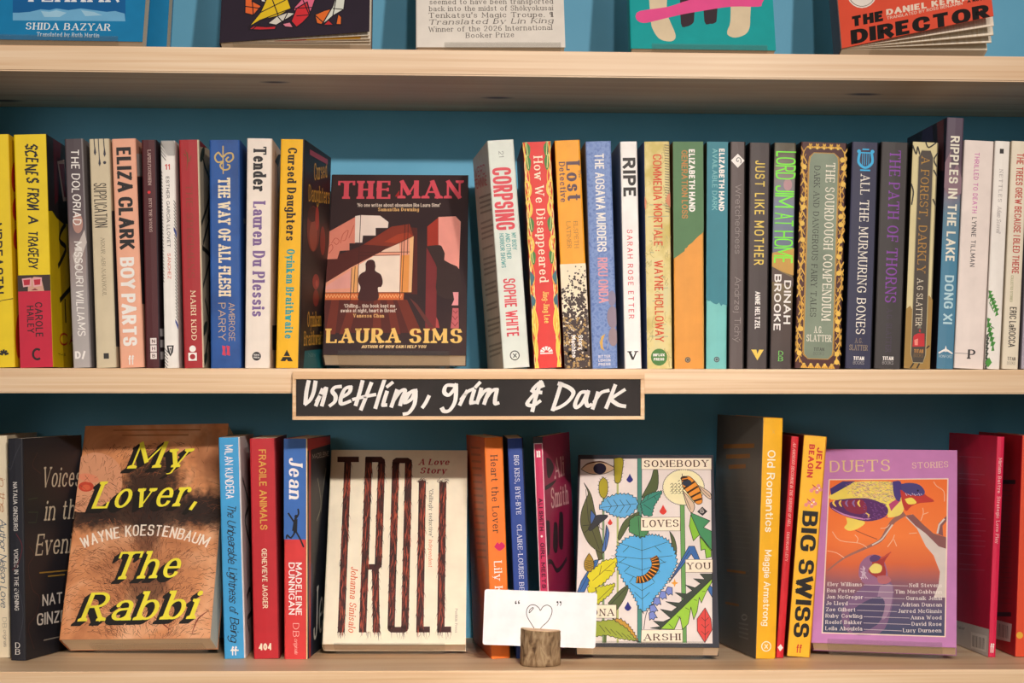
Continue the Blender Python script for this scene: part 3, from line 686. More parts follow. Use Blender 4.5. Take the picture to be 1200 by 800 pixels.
finish(bm, 'bark', log, [noisemat('bark', ((.3, '4a3626'), (.48, '8a7155'), (.62, 'a48d6e'), (.75, '6a4c34')), scale=(1, 1, .35), nscale=190, detail=8, rough=.9, dist=.6, spec=.1)], smooth=True)
bm = bmesh.new()  # the sawn face, a touch above the bark's rim, in two halves either side of the slot
top = [Vector((v[0], v[1], v[2])) for v in [((rad * .97) * prof[i] * math.cos(6.2832 * i / n) + H * .02 - .0006, rad * .97 * prof[i] * math.sin(6.2832 * i / n), H - .0012 * math.cos(6.2832 * i / n) + .0002) for i in range(n)]]
for sgn_ in (1, -1):
    h_ = [v for v in top if v.y * sgn_ > slot]
    if sgn_ < 0: h_ = sorted(h_, key=lambda v: math.atan2(v.y, v.x))
    h_ = [Vector((h_[0].x, slot * sgn_, h_[0].z))] + h_ + [Vector((h_[-1].x, slot * sgn_, h_[-1].z))]
    lo_ = [bm.verts.new(v - Vector((0, 0, .004))) for v in h_]; hi_ = [bm.verts.new(v) for v in h_]
    bm.faces.new(hi_); m_ = len(h_)
    for i in range(m_): bm.faces.new((lo_[i], lo_[(i + 1) % m_], hi_[(i + 1) % m_], hi_[i]))
finish(bm, 'cut_face', log, [noisemat('sawn_wood', ((.35, 'd2aa84'), (.65, 'e6c6a2')), nscale=90)])
cy = c0.y + rad
cP = [at_y(x, y, cy) for x, y in ((565.5, 755), (697.5, 759.5), (698.5, 694.5), (566, 690))]
ux = (cP[1] - cP[0]).normalized(); uz = Vector((-ux.z, 0, ux.x)); cw, ch = (cP[1] - cP[0]).length, (cP[3] - cP[0]).length
cmat = Matrix(((ux.x, 0, uz.x, cP[0].x), (0, 1, 0, cy - .0002), (ux.z, 0, uz.z, cP[0].z), (0, 0, 0, 1)))
card = thing('note_card', 'blank white card with a hand drawn heart between quotation marks, held in the wood slice', 'card', cmat)
bm = bmesh.new(); r_ = .0022; out = []
for (x, z, a0) in ((cw - r_, r_, -90), (cw - r_, ch - r_, 0), (r_, ch - r_, 90), (r_, r_, 180)):
    for k in range(5):
        a = math.radians(a0 + k * 22.5); out.append((x + r_ * math.cos(a), z + r_ * math.sin(a)))
fa = [bm.verts.new((x, 0, z)) for x, z in out]; fb = [bm.verts.new((x, .0004, z)) for x, z in out]
bm.faces.new(fa); bm.faces.new(fb[::-1])
for i in range(len(out)): bm.faces.new((fa[i], fb[i], fb[(i + 1) % len(out)], fa[(i + 1) % len(out)]))
finish(bm, 'card_sheet', card, [M('f1eef0', .6)])
ci = Ink(Face(card, cmat, (0, 0, 0), (1, 0, 0), (0, 0, 1), cw, ch), 'drawn_lettering')
cz = lambda l: [(520 + x / 4, 680 + y / 4) for x, y in l]
ci.lines(M('2a2624'), [cz([(438, 244), (412, 205), (390, 165), (390, 135), (405, 116), (428, 115), (446, 128), (453, 140), (466, 122), (486, 115), (505, 128), (506, 155), (488, 190), (462, 215), (437, 246)]),
    cz([(400, 152), (403, 138), (415, 127), (420, 130), (408, 145), (400, 152)])], .8, None, 4)
for x, y in ((338, 106), (352, 105)): ci.ell(M('2a2624'), 520 + x / 4, 680 + y / 4, 1.1, step=False); ci.line(M('2a2624'), cz([(x - 3, y), (x - 2, y - 7), (x + 3, y - 11)]), .8)
for x, y in ((533, 101), (547, 101)): ci.ell(M('2a2624'), 520 + x / 4, 680 + y / 4, 1.1, step=False); ci.line(M('2a2624'), cz([(x + 3, y), (x + 3, y + 9), (x - 1, y + 17)]), .8)
ci.done()

# ------------------------------------------------------------------ middle shelf, upright books
MG = 'paperbacks standing upright on the middle shelf'
MY = 0.006
def mid(label, q, yt, col, **kw):
    return spine_book(label, q, (yt, 431.5), kw.pop('Y', MY), kw.pop('turn', None), col, group=MG, **kw)
TL_, AL_, LG, SP = 'title_lettering', 'author_lettering', 'publisher_logo', 'spine_print'
CREAM, WHITE, BLACK, GOLD = 'eddcbf', 'f2ece6', '1c1717', 'c89a4a'

b = mid('yellow paperback cut off by the left edge of the picture on the middle shelf', (-24, 10, 18, -16), 158, 'efcf10', side_b='e8c30c')
down(b, TL_, 'NBREASTN', BLACK, 262, 345, .3, .68, 'cond')
for i in range(5): sline(b, LG, BLACK, [(.62 + .03 * math.cos(math.pi * (i + .5) / 5), 417 - 1.5 * math.sin(math.pi * (i + .5) / 5)), (.62 + .17 * math.cos(math.pi * (i + .5) / 5), 417 - 6.5 * math.sin(math.pi * (i + .5) / 5))], 2.4)
sline(b, SP, '6a5a10', [(.3, 358), (.6, 353), (1, 351)], .9)
k = Ink(b.right, 'cover_print')
for y0, y1 in ((190, 225), (232, 258), (268, 292), (368, 420)): k.ell('c8331c', 16 + (y0 - 160) * .028, (y0 + y1) / 2, 3.5, (y1 - y0) / 2)
k.done(); close(b)

b = mid('bright yellow paperback with scrawled black lettering and a red foot, beside the cut-off yellow one', (15.5, 54, 62, 24), 158, 'f0d010', side_b='efcf10')
for s, a, c in (('SCENES', 169, 214), ('FROM', 220, 247), ('A', 253, 264), ('TRAGEDY', 271, 315)): down(b, TL_, s, BLACK, a, c, .34, .72 if a < 250 else .66, 'hand', hand=.06, wx=.15, wy=.12)
band(b, SP, 'c9183a', 342, 431.5); band(b, SP, '3a2622', 323, 342)
shape(b, SP, 'd7a38c', [(.3, 342), (.32, 330), (.5, 325), (.72, 326), (.8, 342)])
for x in (.26, .58): shape(b, SP, 'e8a9ac', [(x - .13, 327), (x + .16, 326), (x + .15, 336), (x - .1, 337)]); shape(b, SP, 'bf2338', [(x - .09, 328.5), (x + .12, 328), (x + .1, 334.5), (x - .07, 335)])
shape(b, SP, '8e3038', [(.4, 341), (.52, 338.5), (.62, 341)])
down(b, AL_, 'CAROLE', '3a0c18', 355, 396, .5, .73, 'sans'); down(b, AL_, 'HAILEY', '3a0c18', 359, 391, .25, .46, 'sans')
sline(b, LG, '240a10', [(.53 + .13 * math.cos(a), 416 + 6 * math.sin(a)) for a in (math.radians(x) for x in range(-50, -311, -20))], 2.6)
k = Ink(b.right, 'cover_print'); k.poly('2b2223', [(50, 150), (100, 150), (100, 262), (74, 262), (66, 255), (61, 247), (54, 247)])
k.poly('5c1420', [(62, 160), (72, 160), (68, 235), (64, 240)]); k.poly('e9c9c0', [(67, 189), (75, 187), (80, 235), (74, 236)]); k.poly('a51f30', [(69, 192), (75, 192), (79, 231), (75, 231)])
k.lines('1c1717', [[(77, 262), (71, 272), (70, 282), (77, 290), (74, 300), (68, 312)], [(82, 338), (75, 346), (70, 352)], [(76, 350), (77, 378)], [(84, 346), (86, 384)]], 2, None, 4)
k.text('CARE', 'c8331c', (70, 405), (108, 403), 15, 'sans'); k.text('THIS', '3a3010', (68, 417), (90, 417), 3, 'sans'); k.done(); close(b)

b = mid('grey brown paperback with white hand drawn capitals, third from the left edge', (75, 97, 107, 86), 163, gradmat('dusk_gradient', ((0, 'b5adaa'), (.32, 'a59c9a'), (.5, '94807c'), (.62, '5f5054'), (1, '4c4146'))), side_b='837c7d')
disc(b, SP, 'b8897c', .55, 262, 6, 12); shape(b, SP, 'c9bdb6', [(.2, 300), (.9, 270), (1, 285), (.4, 318)])
down(b, TL_, 'THE DOLORIAD', WHITE, 175, 264, .3, .76, 'hand', wx=.13, hand=.035); down(b, AL_, 'MISSOURI WILLIAMS', WHITE, 283, 394, .3, .74, 'hand', wx=.12, hand=.03)
across(b, LG, 'D/', WHITE, 421, 9, .12, .7, 'bold'); close(b)

b = mid('cream paperback with three dripping black lines at the head of its spine', (103, 128, 135.5, 113), 163, 'd6c6a6', side_b='cdbfa0')
for x, y in ((.25, 181), (.46, 194), (.72, 183)):
    sline(b, SP, '3b3a44', [(x, 163), (x + .03, y - 4)], 1); shape(b, SP, '3b3a44', [(x + .03, y - 11), (x - .03, y - 2), (x + .03, y + 1.5), (x + .09, y - 2)])
disc(b, SP, '3b3a44', .74, 191, 1.8)
down(b, TL_, 'SUPPLICATION', '3b332e', 215, 267, .16, .78, 'light', wx=.1, wy=.07); down(b, AL_, 'NOUR ABI-NAKHOUL', '8a7c68', 279, 347, .42, .62, 'ital'); band(b, LG, '2f2a28', 414.5, 421, .38, .64)
k = Ink(b.right, 'cover_print'); k.rect('4a4448', 128, 247, 150, 406); k.done(); close(b)

b = mid('salmon pink paperback with very bold black and white capitals', (131.5, 159, 170, 141), 163, 'efae90', side_b='e6a68a')
down(b, AL_, 'ELIZA CLARK', BLACK, 173, 293, .18, .78, 'heavy'); down(b, TL_, 'BOY PARTS', WHITE, 302, 406, .16, .74, 'heavy'); across(b, LG, 'ff', WHITE, 428, 11, .35, .58, 'sans')
k = Ink(b.right, 'cover_print'); k.rect('3c3134', 158, 207, 185, 356); k.rect('d9cfc9', 158, 180, 185, 206); k.done(); close(b)

b = mid('slim maroon paperback with three small white squares at the foot', (165.5, 183, 188, 171), 164, '4d1219', side_b='2a1620')
down(b, AL_, 'LAPINE/SONDHEIM', 'd9b9b0', 176, 217, .4, .62, 'serif'); disc(b, SP, 'd8202c', .45, 225.5, 1.8); down(b, TL_, 'INTO THE WOODS', 'd9b9b0', 233, 272, .42, .62, 'serif')
for y, s in ((404, 'N'), (412.5, 'H'), (421, 'B')): band(b, LG, 'e8dcd6', y - 7.6, y, .33, .76); ink(b, 'lettering'); across(b, 'lettering', s, '4d1219', y - 1.8, 4, .45, .66, 'sans')
k = Ink(b.right, 'cover_print')
for y in (385, 398, 412): k.rect('c9c2c4', 186, y, 192, y + 9)
k.done(); close(b)

b = mid('slim white paperback with fine black hatching round its edges', (188, 205, 210, 193), 165, 'f0eae3', side_b='e4ddd6')
slines(b, SP, '2f2c2e', [[(x0, 165), (min(1, x0 + .55), 165 + (min(1, x0 + .55) - x0) * 32)] for x0 in (0, .12, .24, .36, .48, .6, .72, .84)] + [[(0, 168 + i * 4), (.35, 176 + i * 4)] for i in range(4)], .8)
slines(b, SP, '4a4648', [[(0, y), (.09, y + 3)] for y in range(200, 330, 4)] + [[(.84, y), (1, y + 5)] for y in range(235, 375, 4)] + [[(.0, y), (.25, y + 5)] for y in range(408, 430, 4)], .7)
for y in (270, 378): shape(b, SP, '31418c', [(.8, y - 4), (1, y + 3), (1, y + 9), (.8, y)])
across(b, AL_, '11', 'd0483c', 199, 6.5, .28, .62, 'sans'); down(b, AL_, 'ESTHER GARCÍA LLOVET', '3a3436', 207, 290, .34, .56, 'mid'); down(b, TL_, 'SÁNCHEZ', 'd8684c', 297, 327, .34, .56, 'mid')
shape(b, LG, '2a2626', [(.18, 405), (.66, 405), (.6, 413), (.42, 418), (.24, 413)]); shape(b, LG, WHITE, [(.3, 406.5), (.54, 406.5), (.42, 415)]); shape(b, LG, '2a2626', [(.36, 408), (.48, 408), (.42, 413)]); close(b)

b = mid('dark red paperback with a white circle above a white square at its foot', (209, 233, 239, 216), 164, 'ab2229', side_b='d8c6a8')
slines(b, SP, '6e4a1e', [[(.3, 175), (.42, 185), (.36, 200)], [(.22, 180), (.36, 184)], [(.42, 178), (.46, 190), (.62, 182)]], 1, both_ends, 4)
down(b, TL_, 'THE SPECIMENS', '8b3a22', 216, 326, .3, .62, 'serif'); down(b, AL_, 'MAIRI KIDD', 'ead6b4', 341, 399, .4, .66, 'serifb', wx=.15)
disc(b, LG, WHITE, .44, 409, 3.8); band(b, LG, WHITE, 413.6, 423, .22, .64); disc(b, LG, 'ab2229', .43, 418.3, 3.2)
k = Ink(b.right, 'cover_print'); k.line('9a2028', [(234, 168), (252, 172)], 1.6)
k.lines('2a2a22', [[(236, 176), (240, 195), (247, 215), (243, 240), (236, 262)], [(237, 290), (246, 300), (243, 315), (238, 335)], [(240, 350), (245, 380), (240, 420)], [(247, 250), (238, 285)]], 1.3, None, 4)
for x, y in ((237, 181), (246, 250), (240, 385), (240, 421), (247, 392)): k.ell('2f3a2c', x, y, 2.2, 9, .2)
k.done(); close(b)

b = mid('blue paperback with a gold serpent ornament at the head of its spine', (245.5, 281, 283, 247), 164, noisemat('blue_cloth', ((.3, '173f7c'), (.55, '1f55a0'), (.75, '2a4f8c')), nscale=26), side_b='1c4f98')
gx = lambda x, y: ((x - 245.5) / 35.5, y)
sline(b, SP, 'c9ac68', [gx(261.5, 171), gx(261.5, 204)], 1.8, lambda t: 1 - .5 * abs(t - .3))
sline(b, SP, 'c9ac68', [gx(262, 189), gx(255, 190), gx(252, 184), gx(256, 179), gx(261, 184), gx(266, 180), gx(272, 180), gx(273, 186), gx(268, 190), gx(265, 187), gx(268, 184)], 1.9, None, 5)
sline(b, SP, 'c9ac68', [gx(262, 189), gx(258, 194), gx(262, 199), gx(268, 198), gx(269, 194), gx(266, 193)], 1.9, None, 5)
down(b, TL_, 'THE WAY', 'ecdcbc', 209, 263, .28, .68, 'slab', wx=.2); down(b, TL_, 'OF ALL FLESH', 'ecdcbc', 268, 347, .28, .68, 'slab', wx=.2)
down(b, AL_, 'AMBROSE', 'c9ac78', 355, 400, .6, .8, 'light'); down(b, AL_, 'PARRY', 'c9ac78', 355, 399, .26, .5, 'light')
for x in (.38, .52): shape(b, LG, 'd23a54', [(x, 405), (x + .11, 406), (x + .1, 411), (x + .12, 417), (x + .0, 416), (x + .02, 411)])
k = Ink(b.right, 'cover_print'); k.text('BOOK', 'c8c8d0', (285.5, 262), (288.5, 262), 6, 'sans'); k.done(); close(b)

b = mid('pale cream paperback with a black and a purple line of fat serif lettering', (290, 319, 317, 287), 162, 'eee0d3', side_b='e9dacb')
down(b, TL_, 'Tender', '241f22', 172, 224, .26, .78, 'serifb', wx=.26); down(b, AL_, 'Lauren Du Plessis', '7d5f96', 236, 371, .27, .76, 'serifb', wx=.24)
disc(b, LG, '262022', .46, 417.5, 5.2); across(b, 'lettering', 'VERVE', WHITE, 417, 2, .34, .58, 'sans'); across(b, 'lettering', 'PRESS', WHITE, 420, 2, .34, .58, 'sans')
k = Ink(b.right, 'cover_print'); k.poly('272022', [(322, 189), (326, 181), (329, 181), (326, 196)]); k.lines('272022', [[(325, 190), (326, 226)]], 1); k.rect('272022', 319, 381, 330, 410); k.done(); close(b)

b = mid('golden yellow paperback turned to show a black cover with dark red faces', (329, 357, 351, 323), 163, 'f4b81c', side_b='211b1c', turn=('right', 388), W=.128)
down(b, TL_, 'Cursed Daughters', '2c211c', 173, 282, .32, .7, 'serifb', wx=.24); down(b, AL_, 'Oyinkan Braithwaite', '1f9a9c', 292, 397, .36, .7, 'serifb', wx=.24)
shape(b, LG, BLACK, [(.46, 410), (.6, 417.5), (.33, 417.5)]); shape(b, LG, BLACK, [(.3, 418.5), (.62, 418.5), (.72, 423.5), (.52, 423.5), (.46, 421), (.4, 423.5), (.2, 423.5)])
k = Ink(b.right, 'cover_print')
k.ell('7c2f22', 367, 268, 7.5, 27); k.ell('a8503a', 367, 276, 4.5, 18); k.ell('4a1d18', 366, 251, 5.5, 9); k.ell('c0392c', 371.5, 256, 2.2, 14); k.ell('8c3026', 378, 282, 3, 17); k.ell('a23a30', 370, 330, 4, 9); k.ell('c4584a', 371, 332, 1.5, 4); k.ell('7a2622', 370, 349, 3.4, 10)
k.text('Cursed', 'd8a63c', (368, 211.5), (383, 208), 20, 'serifb', wx=.15); k.text('Daughters', 'd8a63c', (361.5, 236), (386, 239), 20, 'serifb', wx=.14)
k.line('b0485c', [(363, 178), (384, 190)], 2); k.text('Oyinkan', 'd8a63c', (360, 383), (376, 382), 18, 'serifb', wx=.15); k.text('Braithwaite', 'd8a63c', (356, 405), (380, 403), 17, 'serifb', wx=.13)
k.poly('1d6f78', [(357, 411), (385, 408), (385, 432), (355, 434)]); k.text('Now', '9cc0c0', (361, 418), (370, 417.5), 5, 'serif'); k.done(); close(b)

b = mid('pale grey green paperback tilted left with red condensed capitals, right of the face-out thriller', (571, 602, 621, 590), 165, 'dbe0d6', side_a='c5c1b5', turn=('left', 554), W=.128)
down(b, TL_, 'CORPSING', 'd93f4a', 197, 270, .1, .82, 'gothic', wx=.21, wy=.13)
for s, e, a in (('MY BODY', 294, .66), ('AND OTHER', 304, .43), ('HORROR SHOWS', 314, .2)): down(b, TL_, s, '3f9a94', 274, e, a, a + .17, 'cond')
down(b, AL_, 'SOPHIE WHITE', 'd93f4a', 327, 395, .22, .68, 'cond'); ring(b, LG, '2c2a28', .46, 417, 5.2, 1.1); slines(b, LG, '2c2a28', [[(.4, 415), (.53, 419.5)], [(.53, 415), (.4, 419.5)]], 1)
down(b, LG, '21', '6c6e68', 178, 185, .4, .58, 'light')
k = Ink(b.left, 'cover_print')
for s, x0, y0, x1, y1 in (('WEIRD', 556, 209, 569, 204), ('FEMININE', 557, 222, 571, 217)): k.text(s, 'c04a4c', (x0, y0), (x1, y1), 11, 'cond')
rr = random.Random(9); y = 232
while y < 420:
    k.line('8c897f', [(557 + (y - 160) * .066, y), (572.5 + (y - 160) * .07 - rr.uniform(0, 4), y - 5)], .45); y += rr.choice((6, 6, 6, 12))
k.done(); close(b)

b = mid('red paperback with golden garland borders and white serif title', (614.5, 645, 660.5, 626), 167, 'e0352e', side_a='6a1a1c')
for sd in (0, 1):
    f = (lambda x: 1 - x) if sd else (lambda x: x)
    for ph, amp, off, col in ((0, .07, .1, 'f0d468'), (1.7, .06, .09, 'f6e49a'), (3.4, .07, .11, 'e8b83c'), (5, .05, .05, 'f0d468')):
        sline(b, SP, col, [(f(off + amp * math.sin(ph + y / 9.0)), y) for y in range(167, 431, 3)], 1.0)
    for y in (175, 190, 262, 300): 
        shape(b, SP, '3f7f34', [(f(x), yy) for x, yy in blob([(.1, y - 9), (.26, y - 2), (.2, y + 10), (.1, y + 6)])]); sline(b, SP, 'f0e090', [(f(.12), y - 8), (f(.17), y + 8)], .7)
    for y in (222, 245, 287): sline(b, SP, 'f0c850', [(f(.08 + .13 * math.sin(t)), y + 9 * math.cos(t)) for t in (i * .5 for i in range(10))], 2.2)
    for y in (325, 352): shape(b, SP, '3a6a78', [(f(x), yy) for x, yy in blob([(.02, y - 8), (.18, y), (.04, y + 10)])])
    for i in range(5): sline(b, SP, ('f6dc5c', 'f0b83c')[i % 2], [(f(.04 + .03 * i), 431), (f(.16 - .02 * i), 405), (f(.02 + .05 * i), 380), (f(.1), 358)], 1.1, None, 4)
down(b, TL_, 'How We Disappeared', 'f4e8cc', 184, 331, .36, .68, 'serif', wx=.15); down(b, AL_, 'Jing-Jing Lee', 'f0d064', 342, 379, .45, .66, 'serif', wx=.15)
for i in range(5):
    a0, a1 = math.pi * i / 5 + .08, math.pi * (i + 1) / 5 - .08
    shape(b, LG, WHITE, [(.47 + .08 * math.cos(a0), 413 - 2.4 * math.sin(a0)), (.47 + .23 * math.cos(a0), 413 - 7 * math.sin(a0)), (.47 + .23 * math.cos(a1), 413 - 7 * math.sin(a1)), (.47 + .08 * math.cos(a1), 413 - 2.4 * math.sin(a1))])
band(b, LG, WHITE, 413.5, 415, .24, .7); close(b)

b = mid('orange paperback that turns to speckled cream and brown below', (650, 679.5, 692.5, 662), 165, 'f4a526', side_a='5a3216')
band(b, SP, 'f0dfc0', 309.5, 431.5)
rr = random.Random(5); pl = []; 
for i in range(900):
    y = 312 + 119 * rr.random(); t = (y - 312) / 119
    if rr.random() > min(1, .15 + 1.5 * t): continue
    x = rr.random(); s = rr.uniform(.4, 1.2) * (1 + 2.2 * t); 
    if y < 335 and x < .25: continue
    pl.append([(x + s * .034 * math.cos(a + rr.uniform(-.3, .3)), y + s * math.sin(a)) for a in (0, 1.3, 2.5, 3.8, 5)])
i_ = ink(b, SP); i_.put([[(x * b.t, zy(b, y)) for x, y in p] for p in pl], '453430')
i_.put([[(x * b.t, zy(b, y)) for x, y in p] for p in ([(xx + s * .035 * math.cos(a), yy + s * math.sin(a)) for a in (0, 1.1, 2.6, 3.9, 5)] for xx, yy, s in ((rr.random(), rr.uniform(372, 431), rr.uniform(.6, 1.9)) for _ in range(120)))], 'b08c54')
down(b, TL_, 'Lost', '5d4450', 190, 236, .42, .96, 'serifb', wx=.24, wy=.08); down(b, TL_, 'The', '5d4450', 200, 209, .88, .99, 'serif'); down(b, TL_, 'Detective', '5d4450', 190, 237, .14, .38, 'serifb', wx=.18)
down(b, AL_, 'ELSPETH', '8a5a34', 260, 291, .6, .76, 'serifl'); down(b, AL_, 'LATIMER', '8a5a34', 260, 291, .32, .48, 'serifl'); down(b, LG, 'Story', WHITE, 393, 410, .58, .76, 'sans'); down(b, LG, 'Machine', WHITE, 393, 419, .3, .48, 'sans'); close(b)

b = mid('dusty blue patterned paperback with a golden lemon near its foot', (687.5, 716, 725.5, 694), 166, noisemat('blue_pattern', ((.35, '5f78b4'), (.5, '7f97c8'), (.62, '6a84bd')), scale=(1, 1, 1), nscale=260, detail=1), side_a='8490ac')
for y, r, c in ((372, 13, '8f7d8c'), (350, 9, '8a809a'), (395, 11, '9a8388')): disc(b, SP, c, .85, y, r * .5, r)
down(b, TL_, 'THE AOSAWA MURDERS', 'ece6de', 180, 295, .34, .7, 'cond', wx=.17); down(b, AL_, 'RIKU ONDA', 'e39aa0', 302, 355, .34, .72, 'cond', wx=.17)
shape(b, LG, 'd7a84a', [(.55, 391), (.4, 394), (.32, 401), (.36, 408), (.5, 411), (.44, 406), (.44, 399)]); sline(b, LG, '9aa0b8', [(.6, 395), (.66, 402), (.6, 409)], 1)
for i, s in enumerate(('BITTER', 'LEMON', 'PRESS')): across(b, 'lettering', s, 'd9d6dc', 419 + i * 4.6, 3.2, .25, .72, 'bold', wx=.2)
close(b)

b = mid('white paperback with bold black four-letter title and spaced red author name', (727, 746.5, 752.5, 732), 166, 'f5f0ec', side_a='a5a9b2')
down(b, TL_, 'RIPE', '2c2523', 185, 231, .14, .88, 'gothic', wx=.22, wy=.18, box=2.2); down(b, AL_, 'SARAH ROSE ETTER', 'd94a52', 269, 373, .3, .62, 'mid', gap=.4)
sline(b, LG, '2c2523', [(.3, 411.5), (.5, 421)], 2.6); sline(b, LG, '2c2523', [(.7, 411.5), (.5, 421)], 1.6); band(b, LG, '2c2523', 411, 412.2, .18, .44); band(b, LG, '2c2523', 411, 412.2, .58, .82); close(b)

b = mid('old map patterned paperback with orange condensed capitals and a green round at its foot', (755, 784.5, 788.5, 758), 166, noisemat('old_map', ((.35, 'cdb867'), (.5, 'e3d190'), (.65, 'd9cf9c'), (.8, 'b9b27c')), nscale=38, detail=8), side_a='2c4a86')
rr = random.Random(3); sl = []
for i in range(46):
    x, y = rr.random(), rr.uniform(168, 428); p = [(x, y)]
    for _ in range(4): x += rr.uniform(-.12, .12); y += rr.uniform(-7, 7); p.append((x, y))
    sl.append(p)
slines(b, SP, 'c0ae70', sl, .6); slines(b, SP, '8fa08a', [[(rr.random(), y), (rr.random(), y + rr.uniform(-1, 1))] for y in range(240, 420, 14)], .6); slines(b, SP, '7c7058', [[(.8, 170 + i * 3.1), (.97, 171 + i * 3.1)] for i in range(26)], .9)
shape(b, SP, 'd98a62', [(.0, 230), (.08, 236), (.04, 246), (0, 244)]); shape(b, SP, 'd98a62', [(.9, 228), (1, 226), (1, 244), (.8, 236)])
down(b, TL_, 'COMMEDIA MORTALE', 'd9542c', 181, 288, .34, .68, 'cond'); down(b, TL_, ':', 'd9542c', 293, 300, .4, .6, 'cond'); down(b, AL_, 'WAYNE HOLLOWAY', 'd9542c', 305, 400, .34, .68, 'cond')
disc(b, LG, '4a8038', .48, 418, 9.6, 10); across(b, 'lettering', 'INFLUX', WHITE, 417, 3.2, .25, .7, 'bold'); across(b, 'lettering', 'PRESS', WHITE, 422, 3.2, .27, .68, 'bold'); close(b)

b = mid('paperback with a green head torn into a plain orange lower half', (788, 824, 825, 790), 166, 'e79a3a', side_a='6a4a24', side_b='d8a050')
shape(b, SP, '4f7a4c', [(0, 166), (1, 166), (1, 271), (.92, 274), (.84, 276), (.72, 280), (.62, 284), (.5, 287), (.44, 290), (.38, 291), (.36, 294), (.24, 297), (.12, 300), (0, 303)])
down(b, AL_, 'ELIZABETH HAND', WHITE, 175, 248, .52, .72, 'bold', wx=.22); down(b, TL_, 'GENERATION LOSS', 'c07f3c', 176, 256, .28, .48, 'sans')
disc(b, LG, '5a5048', .45, 421, 3.3); ring(b, LG, 'b89a70', .45, 421, 1.8, .7); close(b)

b = mid('paperback with a deep teal head torn into a pale aqua lower third', (829, 853, 852, 827), 166, '79c6c2', side_a='1c4048')
shape(b, SP, '2f8190', [(0, 166), (1, 166), (1, 357), (.8, 356), (.72, 358), (.62, 354), (.5, 356), (.36, 355), (.2, 352), (.1, 352), (0, 350)])
down(b, AL_, 'ELIZABETH HAND', WHITE, 174, 247, .58, .84, 'bold', wx=.22); down(b, TL_, 'AVAILABLE DARK', '7fc0c4', 174, 246, .26, .5, 'mid')
disc(b, LG, '4f5a5c', .52, 420.5, 3.3); ring(b, LG, '90b0b0', .52, 420.5, 1.8, .7); close(b)

b = mid('slim grey brown paperback with a white diamond near its head', (856, 874, 872, 854), 166, '615452', side_a='2a2423', side_b='2a2423')
shape(b, LG, WHITE, [(.48, 180), (.92, 188), (.48, 196.5), (.04, 188)])
sline(b, LG, '3a3232', [(.5 + .045 * a * .7 * math.cos(a), 188 + 1.0 * a * .7 * math.sin(a)) for a in (i * .5 for i in range(15))], .8)
down(b, TL_, 'Wretchedness', 'a09490', 216, 297, .34, .74, 'light', wx=.06, wy=.06); down(b, AL_, 'Andrzej Tichý', 'a09490', 324, 400, .34, .74, 'light', wx=.06, wy=.06); close(b)

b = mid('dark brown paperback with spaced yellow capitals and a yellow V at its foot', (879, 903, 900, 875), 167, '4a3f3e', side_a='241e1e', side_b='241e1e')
down(b, TL_, 'JUST LIKE MOTHER', 'e8ca58', 188, 310, .28, .74, 'cond', wx=.12, gap=.3); down(b, AL_, 'ANNE HELTZEL', WHITE, 341, 385, .36, .6, 'gothic', gap=.14)
shape(b, LG, 'f0cc58', [(.2, 409), (.45, 409), (.5, 414), (.58, 409), (.8, 409), (.5, 421.5)]); close(b)

b = mid('paperback with a blurred photo spine and neon green capitals', (907, 933, 927, 902), 167, gradmat('blurred_photo', ((0, '463a38'), (.25, '503f38'), (.38, '7c6a4c'), (.45, '9a8048'), (.5, '6a7088'), (.7, '7a8496'), (.85, '8c8078'), (.95, '6c6a58'), (1, '5a5040')), noise=.1, nscale=45), side_a='26262a')
disc(b, SP, 'b98f94', .65, 216, 5, 7); shape(b, SP, 'c89a48', [(0, 296), (1, 290), (1, 322), (.5, 318), (0, 312)]); shape(b, SP, '5a4840', [(0, 312), (.5, 319), (1, 325), (1, 335), (.2, 330), (0, 330)])
for s, a, c in (('LORD', 177, 210), ('JIM', 217, 243), ('AT', 249, 265), ('HOME', 270, 308)): down(b, TL_, s, '7ff03c', a, c, .08, 1.0 if a < 200 else .95, 'cond', wx=.09, wy=.09, gap=.05)
down(b, AL_, 'DINAH', WHITE, 328, 379, .58, .9, 'gothic', box=2.2); down(b, AL_, 'BROOKE', WHITE, 321, 387, .13, .45, 'gothic', box=2.2)
across(b, LG, 'D', '7ad860', 416, 5.5, .38, .6, 'serif'); across(b, LG, 'B', '7ad860', 422.5, 5.5, .38, .6, 'serif'); close(b)

b = mid('thick brown paperback with golden vines around a grey green panel', (939, 993, 985, 931), 166, '4c2120', side_a='241312', side_b='2a1614')
rr = random.Random(8)
def leafy(x, y, ax, ay):
    q = [(x, y), (x + ax * .5 - ay * .0035, y + ay * .5 - ax * 25), (x + ax, y + ay), (x + ax * .5 + ay * .0035, y + ay * .5 + ax * 25)]
    return blob(q, 3)
for sd in (0, 1):
    f = (lambda x: 1 - x) if sd else (lambda x: x)
    sline(b, SP, 'dca63c', [(f(.08 + .045 * math.sin(y / 11)), y) for y in range(176, 426, 3)], 1.4)
    y = 180
    while y < 420:
        for dx, dy in ((.085, 10), (-.07, 9), (.075, -8), (-.065, -9)):
            ink(b, SP).k = 2 + int(y * 7 + dx * 90) % 14; shape(b, SP, 'e0ae42' if rr.random() < .7 else 'c08a30', [(f(px), py) for px, py in leafy(.08 + .045 * math.sin(y / 11), y + rr.uniform(-2, 2), dx, dy)])
        if rr.random() < .45: ink(b, SP).k = 17; disc(b, SP, 'e8bc50', f(.085 + rr.uniform(-.03, .03)), y + 6, 3.0)
        y += 9.5
